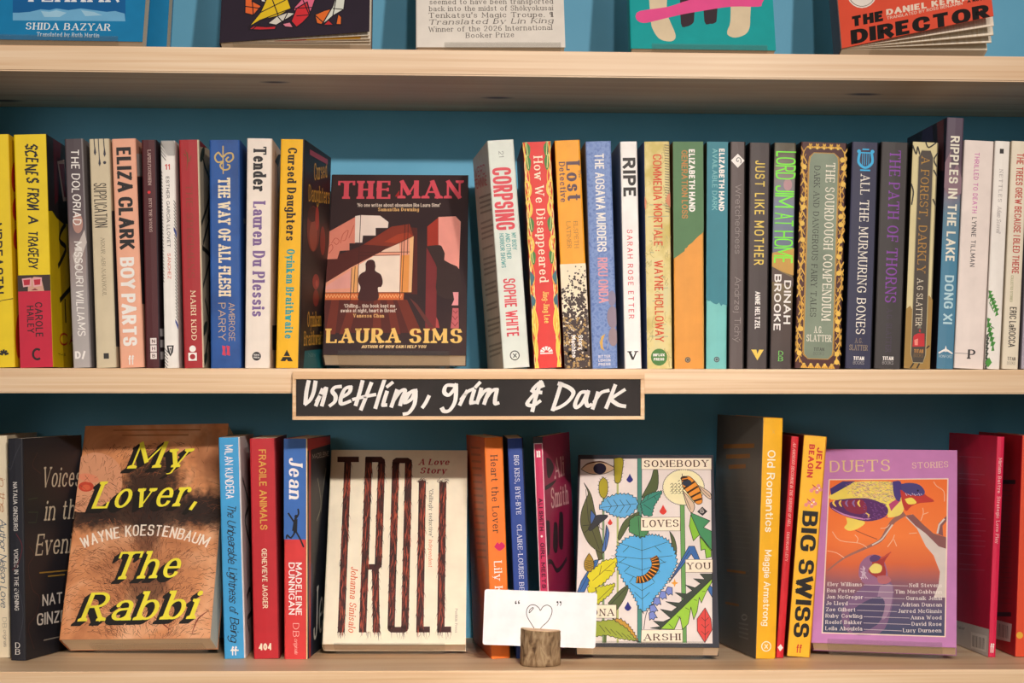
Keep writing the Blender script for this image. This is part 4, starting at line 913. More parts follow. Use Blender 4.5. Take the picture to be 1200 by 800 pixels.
for yy, dr in ((172, 1), (426, -1)):
    for x in (.2, .35, .5, .65, .8): 
        for ang in (.4, 1.2, 1.9, 2.7): ink(b, SP).k = 4 + int(ang * 5 + x * 10) % 12; shape(b, SP, 'dca63c', [(px, py) for px, py in blob([(x, yy), (x + .05 * math.cos(ang - .35), yy - dr * 5 * math.sin(ang - .3) + 2), (x + .085 * math.cos(ang), yy - dr * 8 * math.sin(ang) + 3), (x + .05 * math.cos(ang + .35), yy - dr * 5 * math.sin(ang + .3) + 2)], 3)])
        disc(b, SP, 'ecc45c', x, yy + 1, 1.6)
pan = lambda e: [(.19 - e, 192), (.21 - e, 184 - 20 * e), (.28, 179 - 30 * e), (.72, 179 - 30 * e), (.8 + e, 184 - 20 * e), (.81 + e, 192), (.81 + e, 408), (.8 + e, 415 + 20 * e), (.72, 420 + 30 * e), (.28, 420 + 30 * e), (.2 - e, 415 + 20 * e), (.19 - e, 408)]
ink(b, SP).k = 24; shape(b, SP, 'd9a43e', pan(.03)); shape(b, SP, '4c2120', pan(.02)); shape(b, SP, 'd9a43e', pan(.012)); shape(b, SP, noisemat('verdigris', ((.3, '6c7866'), (.7, '8d9a84')), nscale=18), pan(0))
down(b, TL_, 'THE SOURDOUGH COMPENDIUM', 'ece4d2', 190, 375, .55, .75, 'serif', wx=.13); down(b, TL_, 'DARK AND DANGEROUS FAIRY TALES', '2f2f2a', 194, 371, .3, .43, 'serif', wx=.11)
across(b, AL_, 'A.G.', 'ece4d2', 390, 8, .4, .58, 'serif'); across(b, AL_, 'SLATTER', 'ece4d2', 400, 8, .24, .78, 'serif'); across(b, LG, 'TITAN', '4a4a44', 411, 4, .4, .63, 'sans'); across(b, LG, 'BOOKS', '626a5c', 416, 4, .4, .63, 'light'); close(b)

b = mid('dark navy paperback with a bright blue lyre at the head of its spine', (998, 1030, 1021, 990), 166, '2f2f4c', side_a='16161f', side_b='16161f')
lx = lambda x: (x - 1004.5 + 7) / 32
BL_ = '35b2e8'
sline(b, SP, BL_, [(lx(1007), 178), (lx(1006), 190), (lx(1014), 196), (lx(1022), 190), (lx(1021), 178)], 3, None, 5)
for x in (1006, 1022): disc(b, SP, BL_, lx(x), 177, 2.2)
sline(b, SP, BL_, [(lx(1007), 178.5), (lx(1021), 178.5)], 1.4); sline(b, SP, BL_, [(lx(1010), 174.5), (lx(1018), 174.5)], 1.6)
slines(b, SP, BL_, [[(lx(x), 178), (lx(x), 193)] for x in (1010.5, 1013, 1015.5, 1018)], .7); sline(b, SP, BL_, [(lx(1008), 199), (lx(1020), 199)], 1.8)
down(b, TL_, 'ALL THE MURMURING BONES', 'ece4d8', 204, 391, .36, .7, 'serif', wx=.13); across(b, AL_, 'A.G.', '8c7a68', 401.5, 6, .34, .62, 'serif'); across(b, AL_, 'SLATTER', '9a866e', 410, 6.5, .14, .82, 'serif')
across(b, LG, 'TITAN', WHITE, 421.5, 4.4, .3, .7, 'bold'); across(b, LG, 'BOOKS', 'b0aaa8', 426.5, 4, .3, .7, 'light'); close(b)

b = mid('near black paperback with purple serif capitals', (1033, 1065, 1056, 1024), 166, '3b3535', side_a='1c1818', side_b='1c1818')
down(b, TL_, 'THE PATH OF THORNS', '8a3fa8', 176, 354, .32, .72, 'serif', wx=.13); down(b, AL_, 'A.G. SLATTER', '4a3a54', 361, 412, .4, .6, 'serif', wx=.1)
across(b, LG, 'TITAN', WHITE, 421.5, 4.4, .3, .7, 'bold'); across(b, LG, 'BOOKS', 'b0aaa8', 426.5, 4, .3, .7, 'light'); close(b)

b = mid('cream paperback with a dark central panel, gold title and a small red house', (1068, 1100, 1088, 1059), 166, 'decf9c', side_a='30281e', side_b='8c8468')
shape(b, SP, 'a37f3e', [(0, 362), (.15, 358), (.3, 366), (.7, 352), (.86, 345), (1, 350), (1, 431.5), (0, 431.5)])
slines(b, SP, '2c2622', [[(.0, 170), (.15, 180), (.2, 172), (.3, 182)], [(.98, 178), (.84, 186), (.96, 194)], [(.98, 205), (.84, 198)], [(.5, 166), (.62, 172), (.9, 166)], [(.98, 240), (.86, 232)], [(.0, 215), (.1, 225), (.05, 240)]], 1.6, None, 4)
slines(b, SP, '2c2622', [[(.25, 431), (.35, 426), (.4, 422)], [(.5, 431), (.6, 424), (.58, 420)], [(.8, 408), (.95, 404)]], 1.8, None, 4)
pan2 = lambda e: [(.26 - e, 184), (.36, 176 - 30 * e), (.7, 176 - 30 * e), (.8 + e, 184), (.8 + e, 415), (.72, 424 + 30 * e), (.34, 424 + 30 * e), (.26 - e, 415)]
shape(b, SP, 'b0a47c', pan2(.03)); shape(b, SP, '473d35', pan2(0))
down(b, TL_, 'A FOREST, DARKLY', 'b0812e', 183, 319, .36, .68, 'serif', wx=.12); down(b, AL_, 'A.G SLATTER', 'e6dac0', 326, 381, .38, .62, 'serif', wx=.12)
shape(b, SP, 'c8242c', [(.32, 394), (.36, 392), (.5, 390), (.74, 390), (.76, 405), (.3, 406)]); shape(b, SP, 'e88a7c', [(.36, 398), (.5, 396), (.5, 404), (.38, 404)]); shape(b, SP, 'c8242c', [(.52, 388), (.56, 384), (.6, 389)]); shape(b, SP, '7a7868', [(.46, 384), (.54, 378), (.62, 384)])
across(b, LG, 'TITAN', 'b8803c', 413, 4.4, .36, .72, 'bold'); across(b, LG, 'BOOKS', '8a6a38', 418, 4, .36, .72, 'light'); close(b)

b = mid('tall paperback rising above its neighbours, plum fading to slate blue', (1110, 1130, 1117.5, 1097), 137.5, gradmat('plum_to_slate', ((0, '4a7f9c'), (.45, '4682a0'), (.62, '5a7f94'), (.72, '86707e'), (.82, '5c4a58'), (1, '57485a')), hi=.22, noise=.07), side_a='201d30', W=.138)
shape(b, SP, '8a6c78', [(.0, 190), (.3, 176), (.4, 205), (.7, 190), (1, 208), (1, 226), (.4, 232), (0, 220)]); 
down(b, TL_, 'RIPPLES IN THE LAKE', 'ece6d4', 159, 306, .26, .78, 'gothic', gap=.16); down(b, AL_, 'DONG XI', 'b9d8e0', 322, 379, .28, .8, 'gothic', gap=.16)
for sg in (-1, 1): slines(b, LG, WHITE, [[(.5, 411 - k), (.5 + sg * .12, 409.5 - k * .5 + 1), (.5 + sg * .4, 413.5 - k * .2)] for k in (0, 2)], 1.4, None, 4)
shape(b, LG, WHITE, [(.5, 404), (.58, 410), (.42, 410)]); across(b, 'lettering', 'HONFORD', 'c8d8dc', 418.5, 3.4, .12, .9, 'light')
k = Ink(b.left, 'cover_print'); k.poly('6a3a44', [(1098, 138), (1106, 136), (1106, 200), (1100, 200)]); k.poly('343058', [(1082, 140), (1092, 140), (1094, 165), (1080, 168)]); k.done(); close(b)

b = mid('wide pale pink paperback with small pink and black capitals', (1131, 1165, 1153, 1118), 164, 'efe0d8')
down(b, TL_, 'THRILLED TO DEATH', 'cf66b0', 178, 249, .36, .52, 'mid', gap=.2); down(b, AL_, 'LYNNE TILLMAN', '4a4244', 254, 312, .37, .53, 'mid', gap=.2)
sline(b, LG, '3a3234', [(0, 414), (.5, 414)], .5); across(b, LG, 'P', '3a3234', 420, 11, .44, .7, 'serifb', wx=.2); close(b)

b = mid('slim white paperback with green nettle leaves at the foot', (1167, 1184, 1172, 1154), 165, 'f4ede5')
band(b, LG, '2a2626', 174, 179.5, .32, .58); down(b, TL_, 'NETTLES', 'a09a9a', 198, 236, .36, .6, 'serif', gap=.3); down(b, AL_, 'Adam Scovell', 'a8a0a0', 241, 272, .34, .62, 'ital')
for (x0, y0, x1, y1) in ((0, 340, .72, 368), (0, 372, .55, 410)):
    q = [(x0, y0)]
    for i in range(1, 7):
        t = i / 7; q += [(x0 + (x1 - x0) * t + .16, y0 + (y1 - y0) * (t - .12)), (x0 + (x1 - x0) * t + .04, y0 + (y1 - y0) * t)]
    q += [(x1, y1)]
    for i in range(6, 0, -1):
        t = i / 7; q += [(max(0, x0 + (x1 - x0) * t - .1), y0 + (y1 - y0) * t + 6), (max(0, x0 + (x1 - x0) * t - .04), y0 + (y1 - y0) * t)]
    shape(b, SP, '4c9a3c', q); slines(b, SP, '2f6a2c', [[(x0, y0), (x1, y1)], [(x0 + .1, y0 + 8), (x0 + .5, y0 + 12)], [(x0 + .1, y0 + 14), (x0 + .4, y0 + 24)]], .9)
for y in range(392, 430, 6): shape(b, SP, '3a4438', [(0, y), (.2, y - 3), (.1, y + 2), (.22, y + 4), (0, y + 5)])
shape(b, SP, '4c9a3c', [(0, 424), (.25, 418), (.45, 424), (.2, 430)]); close(b)

b = mid('cream paperback with red capitals, second from the right edge of the picture', (1186, 1205, 1193, 1174), 165, 'ebdfc8')
down(b, TL_, 'THE TREES GREW BECAUSE I BLED THERE', 'c2453c', 179, 320, .34, .76, 'cond'); down(b, TL_, 'COLLECTED STORIES', 'a8a878', 322, 353, .3, .46, 'cond'); down(b, AL_, 'ERIC LaROCCA', '4a4238', 359, 406, .32, .74, 'cond')
across(b, LG, 'TITAN', '6a6258', 421.5, 4.2, .3, .8, 'sans'); across(b, LG, 'BOOKS', '9a9080', 426.5, 3.8, .3, .8, 'light'); close(b)
b = mid('lavender grey paperback cut off by the right edge of the picture', (1208, 1228, 1217, 1196.5), 166, 'b0a8b4', side_a='8f8894'); down(b, TL_, 'SHORT STORIES', WHITE, 190, 300, .3, .7, 'serif'); close(b)

# ------------------------------------------------------------------ lowest shelf, upright books
LGRP = 'paperbacks standing upright on the lowest shelf'
def low(label, q, ytb, col, **kw):
    p = on_low((q[2] + q[3]) / 2, ytb[1]); 
    return spine_book(label, q, ytb, kw.pop('Y', p.y), kw.pop('turn', None), col, group=LGRP, z_contact=low_z, W=kw.pop('W', .124), **kw)

b = low('cream paperback with handwritten spine lettering at the left end of the lowest shelf', (-20, 8, 12, -16), (511, 771), 'ecdcbd')
down(b, TL_, 'in the', 'b8743c', 560, 600, .66, .9, 'script'); down(b, TL_, 'Author Nelson Love', '34506c', 608, 712, .64, .92, 'script'); down(b, LG, 'DB', '8a8070', 724, 736, .7, .88, 'serifl'); down(b, LG, 'originals', '8a8070', 738, 758, .74, .88, 'script'); close(b)

b = low('black paperback with cream italic title on its angled cover, left of the hairy torso', (8, 27, 30, 12.5), (514, 773.5), '2d2d34', side_b='24242a', turn=('right', 96), W=.105)
down(b, AL_, 'NATALIA GINZBURG', 'e6e0da', 565, 622, .34, .62, 'mid'); down(b, TL_, 'VOICES IN THE EVENING', 'e6e0da', 643, 715, .34, .62, 'mid'); across(b, LG, 'D', WHITE, 759, 6.5, .34, .66, 'serif'); across(b, LG, 'B', WHITE, 766.5, 6.5, .34, .66, 'serif')
slines(b, SP, '46464e', [[(.9, 520), (.5, 535), (.2, 550), (.0, 545)], [(.2, 700), (.6, 690), (.9, 720), (.6, 750)]], .8, None, 5); slines(b, SP, '6a3038', [[(.5, 625), (.9, 640), (.6, 660), (.2, 668)]], .9, None, 5)
k = Ink(b.right, 'cover_lettering')
k.text('Voices', 'cfc3ab', (49, 571), (93, 569.5), 24, 'ital', wx=.12); k.text('in the', 'cfc3ab', (52, 610), (96, 607), 24, 'ital', wx=.12); k.text('Evening', 'cfc3ab', (41, 651), (101, 646), 25, 'ital', wx=.12)
k.text('NATALIA', 'd8d2c8', (49.5, 710), (98, 702), 13, 'cond', wx=.17); k.text('GINZBURG', 'd8d2c8', (43, 733), (101, 724), 14, 'cond', wx=.17)
k.lines('9a7a34', [[(46, 671), (80, 668)], [(56, 675), (76, 673)]], 1.1); k.line('8a847c', [(51, 750), (82, 743)], 1)
k.lines('46302f', [[(34, 640), (40, 650), (33, 664), (38, 690), (46, 700), (42, 720), (33, 735), (40, 760)], [(44, 530), (38, 545), (48, 555)]], .8, None, 5); k.lines('3a4a38', [[(33, 585), (44, 583)], [(33, 600), (44, 600), (42, 612), (33, 612)]], .7); k.done(); close(b)

b = low('sky blue paperback with white and black handwriting running down its spine', (256, 281, 288, 263), (513, 772), '3f9fd8', side_b='d9d6d4', W=.118)
down(b, AL_, 'MILAN KUNDERA', WHITE, 522, 585, .26, .66, 'hand', hand=.04, slant=0); 
for s, a, c in (('The', 590, 606), ('Unbearable', 609, 660), ('Lightness', 664, 706), ('of', 710, 718), ('Being', 723, 752)): down(b, TL_, s, '16202c', a, c, .3, .72, 'script')
across(b, LG, 'ff', WHITE, 768, 10.5, .34, .6, 'sans'); band(b, LG, WHITE, 761.5, 763, .3, .68)
k = Ink(b.right, 'cover_print'); k.lines('2a2a2e', [[(284, 560), (291, 590), (287, 610), (294, 640)], [(289, 700), (293, 690), (295, 715), (290, 725), (292, 740)]], 1.2, None, 5); k.done(); close(b)

b = low('red paperback with gold and cream capitals between a blue and a two-tone spine', (293.5, 323, 329, 297.5), (514, 772), 'bd222c', side_b='7c1620', W=.118)
down(b, TL_, 'FRAGILE ANIMALS', 'd3a044', 527, 621, .34, .62, 'sans', wx=.15); down(b, AL_, 'GENEVIEVE JAGGER', 'e8d8bc', 643, 713, .38, .58, 'sans', wx=.15); across(b, LG, '404', 'e8dcc4', 762, 8, .2, .7, 'bold'); close(b)

b = low('paperback with a blue head and red foot, a leaping figure between them, cover angled right', (333, 360, 360.5, 333), (514, 772), 'd93c3c', side_b='20242e', turn=('right', 387), W=.122)
band(b, SP, '3c6cb6', 514, 632); 
slines(b, SP, '14161c', [[(.38, 622), (.44, 612), (.5, 606)], [(.44, 612), (.18, 601)], [(.5, 608), (.62, 602), (.6, 596)], [(.5, 622), (.3, 630), (.14, 627), (.1, 631)], [(.5, 622), (.7, 632), (.84, 641)]], 2, None, 4); disc(b, SP, '14161c', .52, 605, 2); shape(b, SP, '14161c', [(.42, 609), (.58, 608), (.56, 624), (.4, 624)])
down(b, TL_, 'Jean', WHITE, 536, 584, .22, .8, 'italb', wx=.2, slant=.15); down(b, AL_, 'MADELEINE', WHITE, 659, 721, .5, .76, 'sans'); down(b, AL_, 'DUNNIGAN', WHITE, 659, 720, .2, .46, 'sans'); down(b, LG, 'DB', 'f0c8bc', 730, 746, .38, .64, 'serifl'); down(b, LG, 'originals', 'f0b8ac', 748, 766, .44, .6, 'script')
band(b, SP, 'ecc88c', 514, 772, .95, 1.0)
k = Ink(b.right, 'cover_print'); k.poly('b8342c', [(360, 514), (387, 511), (387, 520), (360, 528)]); k.poly('24345c', [(360, 660), (366, 660), (366, 780), (360, 780)]); k.rect('b8342c', 362, 505, 364, 790)
k.lines('8a8a7c', [[(372, 560), (376, 590), (371, 610)], [(382, 548), (378, 575), (376, 600)]], .8, None, 4); k.text('Je', 'e8e4dc', (367, 752), (378, 738), 40, 'ital'); k.text('MADELEINE', 'd8d0c8', (366, 538), (385, 534), 6, 'sans'); k.done(); close(b)

b = low('orange paperback with magenta lips on its spine, half behind the white card', (568, 588.5, 598, 576), (513, 772), 'ef7a26', side_a='c85a20', turn=('left', 547), W=.122)
down(b, TL_, 'Heart the Lover', '35241e', 534, 625, .3, .68, 'serif', wx=.12)
shape(b, SP, 'd3145c', blob([(.34, 641), (.52, 636), (.62, 638), (.74, 636), (.92, 641), (.62, 646)])); down(b, AL_, 'Lily King', WHITE, 658, 716, .3, .72, 'serif', wx=.13); across(b, LG, 'X', '8c1c20', 756, 6, .4, .75, 'bold')
k = Ink(b.left, 'cover_print'); 
for i in range(17): k.line('a04c1c', [(552 + i * .45, 524 + i * 8), (563 + i * .45, 525 + i * 8)], .6)
k.done(); close(b)

b = low('slim navy blue paperback with small white capitals behind the white card', (594.5, 613, 624, 605), (514, 771.5), '27438f', side_a='16244c', side_b='141c38', W=.12)
down(b, TL_, 'BIG KISS, BYE-BYE', 'dcdce4', 534, 603, .38, .68, 'serif', wx=.13); down(b, AL_, 'CLAIRE-LOUISE BENNETT', 'dcdce4', 615, 722, .38, .68, 'serif', wx=.13); close(b)

b = low('magenta paperback with dark vase shapes on a cover angled right, behind the white card', (623.5, 637, 646.5, 635), (512, 771), 'c9345e', side_a='2a2020', side_b='a3224e', turn=('right', 668), W=.118)
band(b, SP, '2a1f20', 512, 519.5); slines(b, SP, 'e8c8cc', [[(.1, 520), (.1, 771)], [(.92, 520), (.92, 771)], [(.1, 520), (.92, 520)]], .9)
for x in (.3, .52): shape(b, LG, WHITE, [(x, 528), (x + .18, 529), (x + .16, 532), (x + .18, 536), (x, 536), (x + .03, 532)])
down(b, AL_, 'ALI SMITH', '4a1028', 584, 622, .32, .74, 'bold', wx=.18); disc(b, TL_, WHITE, .5, 628.5, 1.3); down(b, TL_, 'GIRL MEETS BOY', '4a1028', 636, 712, .32, .74, 'bold', wx=.18)
k = Ink(b.right, 'cover_print')
V = '33222a'
k.poly(V, blob([(640, 536), (645, 538), (649, 548), (644, 560), (641, 556)])); k.poly(V, blob([(638, 570), (646, 565), (652, 562), (646, 570), (639, 574)]))
for x, y, s in ((642, 630, 1), (651, 630, .9), (657.5, 622, 1.1)): k.poly(V, blob([(x - 2, y - 20 * s), (x + 2, y - 18 * s), (x + 2.6, y + 8 * s), (x + 1, y + 20 * s), (x - 3, y + 12 * s)]))
k.lines(V, [[(638, 660), (646, 658), (652, 668), (658, 664), (664, 654)]], 2, None, 4); k.text('Ali', 'e8b8b8', (650, 561), (661, 557), 23, 'serifb', wx=.16); k.text('Smith', 'e8b8b8', (646, 596), (666, 590), 24, 'serifb', wx=.16); k.done(); close(b)

b = low('golden yellow paperback turned to show a dark back cover with faint lines of print', (893.5, 919, 909, 885.5), (490, 772.5), 'f3b422', side_a=noisemat('dark_back_cover', ((.3, '56514a'), (.7, '615b53')), nscale=20), turn=('left', 840), W=.13)
down(b, TL_, 'Old Romantics', 'f7efdc', 528, 624, .26, .66, 'sans', wx=.12, wy=.12); down(b, AL_, 'Maggie Armstrong', 'f7efdc', 645, 734, .28, .62, 'mid'); ring(b, LG, 'f7efdc', .5, 758, 5.6, 1.1); slines(b, LG, 'f7efdc', [[(.42, 755.5), (.58, 760.5)], [(.58, 755.5), (.42, 760.5)]], 1); across(b, LG, 'X', 'dcae60', 509, 5, .45, .6, 'light')
k = Ink(b.left, 'cover_print'); rr = random.Random(2)
for i, y in enumerate((522, 534, 546)): k.line('8c5a1c', [(848 + i * 3, y + 1), (884 - i * 5, y)], 2.4)
for y0, n_ in ((562, 7), (602, 8), (654, 5)):
    for i in range(n_): k.line('625d54', [(847, y0 + i * 6.4 - .6), (883 - rr.uniform(0, 9) - (14 if i == n_ - 1 else 0), y0 + i * 6.4 + 2)], .7)
k.lines('8c5a1c', [[(852, 668), (874, 671)], [(850, 706), (866, 709)]], 1.4)
for i in range(4): k.line('77726a', [(866, 730 + i * 5), (877, 732 + i * 5.5)], .9)
k.ring('8a857a', 872.5, 723, 3, 1); k.done(); close(b)

b = low('thin red paperback leaning between two yellow spines', (926.5, 936.5, 917.5, 909), (512, 771), 'd0222e', side_a='8c141c', W=.12)
down(b, TL_, 'AN AMOROUS DISCOURSE IN THE SUBURBS OF HELL', 'f0d8cc', 519, 617, .3, .66, 'ital', wx=.1); down(b, AL_, 'DEBORAH LEVY', 'f0d8cc', 624, 658, .32, .64, 'serif', wx=.1); shape(b, LG, WHITE, [(.5, 755), (.85, 759), (.5, 763.5), (.15, 759)]); close(b)

b = low('yellow paperback with huge black capitals, right of the thin red one', (941, 969.5, 948.5, 922), (512, 770.5), 'f7bb2c', side_a='6a2418', side_b='d08a20', W=.12)
down(b, AL_, 'JEN', 'd2352c', 525, 550, .6, .84, 'bold'); down(b, AL_, 'BEAGIN', 'd2352c', 522, 561, .26, .5, 'bold')
for x, y in ((.62, 573), (.44, 590)):
    for dx, dy in ((0, 0), (.16, -3), (.12, 4), (-.12, 3), (.26, 1)): disc(b, SP, 'e88c84', x + dx, y + dy, 2.3)
    for dx, dy in ((.05, -1), (.12, 2), (.2, -1)): disc(b, SP, WHITE, x + dx, y + dy, .9)
    sline(b, SP, 'c03a2c', [(x - .1, y - 4), (x + .1, y)], 1)
down(b, TL_, 'BIG SWISS', BLACK, 600, 748, .2, .86, 'heavy', wx=.26, wy=.15, box=2.4); across(b, LG, 'ff', 'd2352c', 766, 10, .38, .6, 'sans'); close(b)

b = low('crimson paperback turned to show a dark red back cover with a white barcode strip', (1168.5, 1178, 1167, 1158), (512, 770), 'dd2650', side_a='c0163e', turn=('left', 1112.5), W=.126)
down(b, AL_, 'Miriam Battye', 'f6dcd8', 537, 578, .3, .72, 'serif', wx=.11); down(b, TL_, 'Strategic Love Play', 'f6dcd8', 582, 637, .3, .72, 'serif', wx=.11); across(b, LG, 'ff', WHITE, 765, 11, .2, .7, 'sans')
k = Ink(b.left, 'cover_print'); k.poly('cfc8c4', [(1108, 723), (1170, 740), (1170, 785), (1108, 765)]); rr = random.Random(7)
for y in (536, 556, 562, 568, 584, 602, 608, 614, 622, 628, 634, 640, 650, 662, 668): k.line('c4506c', [(1124, y - 1.5), (1156 - rr.uniform(0, 14), y)], .5)
k.poly('e6e0dc', [(1138, 740), (1157, 745), (1156, 764), (1138, 759)])
for i in range(12): k.line('3a3434', [(1140 + i * 1.25, 744 + i * .33), (1139.6 + i * 1.25, 757 + i * .35)], (.5, .9, .4)[i % 3])
k.text('faber', '5a5454', (1122, 736), (1131, 738), 3.4, 'mid'); k.done(); close(b)

b = low('orange red paperback at the right end of the lowest shelf, its dark red side showing', (1197, 1224, 1214, 1189.5), (511, 770), 'e6502e', side_a='b31424', turn=('left', 1146), W=.126)
down(b, TL_, 'LOVE', CREAM, 560, 640, .3, .7, 'serif'); disc(b, LG, 'e8b03c', .18, 745, 4)
k = Ink(b.left, 'cover_print'); k.rect('3a1014', 1175, 562, 1190, 567); k.rect('3a1014', 1166, 717, 1185, 722); k.poly('d8c8c4', [(1168, 726), (1186, 731), (1184, 752), (1166, 748)])
for i in range(9): k.line('3a3434', [(1170 + i * 1.5, 730 + i * .4), (1169.6 + i * 1.5, 745 + i * .4)], (.5, .9, .4)[i % 3])
for y in range(574, 712, 6): k.line('9c1a28', [(1170, y), (1186, y + 1)], .5)
k.done(); close(b)

# ------------------------------------------------------------------ books shown cover outwards
FG = 'books shown cover outwards on clear stands'
def zp(ox, oy, k): return lambda l: [(ox + x / k, oy + y / k) for x, y in l]

# --- dark thriller, middle shelf
b = faced_book('dark maroon paperback shown cover outwards with stair shadows and silhouettes in red light', (-.1708, .1035, .0271), (-1.7, 26.7, .3), .1322, .1965, .022,
    noisemat('maroon_print', ((.3, '33262a'), (.7, '43302f')), nscale=12), '33262a', '2c2226', group=FG, scale=.985)
stand(b, 'clear acrylic stand under the dark maroon cover on the middle shelf', .11, .886, .0034)
a = zp(375, 240, 6.667); k = Ink(b.f, 'cover_print')
k.poly('5a2c28', a([(60, 420), (300, 330), (600, 170), (760, 180), (760, 700), (660, 740), (700, 1000), (40, 1000), (30, 700)]))
for x0, x1, d in ((90, 150, -30), (240, 300, -70), (420, 470, 10), (520, 570, 60), (600, 680, 120)): k.poly('74352a', a([(x0, 740), (x1, 740), (x1 + d, 1010), (x0 + d - 20, 1010)]))
k.poly('8a3a2c', a([(340, 310), (560, 170), (700, 150), (728, 240), (560, 325)])); k.poly('a8442e', a([(500, 290), (610, 230), (690, 215), (726, 245), (600, 300)]))
k.poly('e68d78', a([(70, 210), (275, 95), (275, 300), (230, 300), (230, 355), (155, 360), (135, 422), (55, 425)]))
k.lines('c8604c', [a([(90, 300), (120, 260), (150, 280), (130, 310), (105, 290)]), a([(160, 300), (180, 230), (220, 200), (200, 270), (175, 280)]), a([(70, 380), (100, 340), (90, 310), (65, 330)]), a([(225, 260), (250, 200), (265, 160)])], .7, None, 5)
k.poly('f6e3d6', a([(275, 88), (320, 80), (470, 85), (535, 135), (530, 180), (435, 180), (435, 240), (335, 240), (330, 295), (272, 295)]))
k.poly('eea489', a([(40, 612), (240, 490), (420, 395), (620, 300), (730, 245), (715, 685), (38, 685)])); k.poly('f7e2cf', a([(300, 470), (420, 400), (625, 395), (620, 680), (300, 682)])); k.poly('f3cdb4', a([(500, 352), (620, 300), (625, 370), (470, 372)]))
k.poly('eaa59a', a([(40, 640), (240, 510), (240, 650), (40, 662)])); k.poly('f0b070', a([(250, 490), (295, 470), (295, 685), (245, 685)])); k.poly('e99a52', a([(635, 395), (700, 390), (690, 685), (630, 685)])); k.poly('f2be86', a([(700, 262), (732, 245), (715, 685), (695, 685)]))
k.poly('d9703e', a([(38, 690), (655, 690), (650, 742), (36, 742)])); k.lines('f0b078', [a([(40 + i * 24, 700), (52 + i * 24, 725), (64 + i * 24, 700)]) for i in range(25)], .8)
k.poly('3c2a2c', a([(660, 690), (760, 700), (800, 742), (660, 742)]))
k.lines('4a2a26', [a([(318, 80), (292, 690)]), a([(248, 495), (236, 742)]), a([(275, 480), (262, 690)]), a([(40, 687), (720, 685)]), a([(305, 372), (700, 368)]), a([(305, 398), (625, 392)]), a([(640, 290), (622, 740)]), a([(665, 150), (640, 685)]), a([(690, 140), (682, 385)]), a([(320, 78), (480, 76)])], .7)
k.poly('4a2b2b', a(blob([(355, 460), (372, 436), (400, 428), (425, 440), (434, 480), (432, 515), (475, 545), (490, 600), (478, 640), (452, 650), (450, 742), (300, 742), (316, 650), (300, 605), (305, 555), (330, 530), (355, 515)])))
k.poly('a63a2e', a([(838, 170), (925, 100), (925, 325), (838, 325)])); k.poly('f09f92', a([(925, 95), (1060, 90), (1100, 132), (1086, 500), (1000, 455), (970, 435), (975, 380), (945, 318), (925, 320)]))
k.poly('7d3436', a([(832, 330), (912, 480), (908, 1000), (822, 960)])); k.poly('40302f', a(blob([(838, 322), (935, 315), (960, 345), (975, 385), (965, 425), (1020, 460), (1090, 510), (1090, 720), (915, 700), (912, 490), (840, 340)], 3)))
k.poly('ee9ea0', a([(1038, 682), (1082, 682), (1080, 785), (1028, 785), (1048, 740)]))
c = zp(375, 340, 6.667)
k.poly('c8686c', c([(1035, 140), (1082, 140), (1085, 298), (1020, 298), (1030, 220)])); k.lines('8c3c40', [c([(1040, 160), (1060, 180), (1075, 160)]), c([(1035, 200), (1055, 230), (1075, 205)]), c([(1030, 250), (1055, 280), (1078, 250)])], .8); k.poly('b8504e', c([(908, 210), (922, 235), (934, 296), (904, 292)])); k.poly('6a3a36', c([(700, 60), (760, 110), (890, 290), (850, 290)]))
k.poly('a82c2c', [(463, 230), (468, 223), (468, 231)]); k.done()
k = Ink(b.f, 'title_lettering')
k.text('THE', 'de5563', (396, 233), (456.5, 233), 21, 'serifb', wx=.24); k.text('MAN', 'de5563', (467.5, 232.5), (541.5, 232.5), 21, 'serifb', wx=.22); k.done()
k = Ink(b.f, 'author_lettering'); k.text('LAURA', 'f2c670', (382, 402), (468.5, 401.5), 17, 'serifb', wx=.24); k.text('SIMS', 'f2c670', (479.5, 402), (541.5, 402), 17, 'serifb', wx=.24); k.done()
k = Ink(b.f, 'quotation_lettering')
k.text('‘No one writes about obsession like Laura Sims’', 'e2d0c0', (418.5, 242.5), (516, 242.5), 4.4, 'sans', n=3); k.text('Samantha Downing', 'e8b878', (443, 247.5), (491, 247.5), 4.2, 'serifb', n=3)
k.text('‘Chilling... this book kept me', 'e2d0c0', (403, 360.5), (463, 360.5), 4.4, 'sans', n=3); k.text('awake at night, heart in throat’', 'e2d0c0', (399, 366), (464.5, 366), 4.4, 'sans', n=3); k.text('Vanessa Chan', 'e8b878', (414, 372), (450, 372), 4.2, 'serifb', n=3)
k.text('AUTHOR OF HOW CAN I HELP YOU', 'e8c890', (423.5, 408), (499, 408), 3.6, 'bold', slant=.15, n=3); k.done()

# --- hairy torso cover, lowest shelf
# local positions: x across, z up the cover (metres)
skin = skinmat((((.068, 0, .123), (.095, .022), .92, '1f100b'), ((.070, 0, .150), (.034, .036), .95, '180d0a'), ((.072, 0, .108), (.016, .034), .8, '2a1812'), ((.076, 0, .048), (.022, .020), .7, '2a1812'), ((.012, 0, .120), (.04, .016), .85, '1f100b'), ((.125, 0, .124), (.036, .02), .95, '1f100b'), ((.122, 0, .178), (.016, .034), .45, '7a4a30'), ((.07, 0, .075), (.06, .03), .3, '8a5236')))
b = faced_book('big paperback with a photo of a hairy torso and slanted yellow lettering', (-.4061, .0817, -.2304), (-6.8, 25.1, -1.2), .1385, .2106, .034, skin, 'c08058', 'c08058', group=FG)
stand(b, 'clear acrylic stand under the hairy torso cover on the lowest shelf', .18, .93, -.0008, front=-.0125)
k = Ink(b.f, 'cover_print'); rr = random.Random(21)
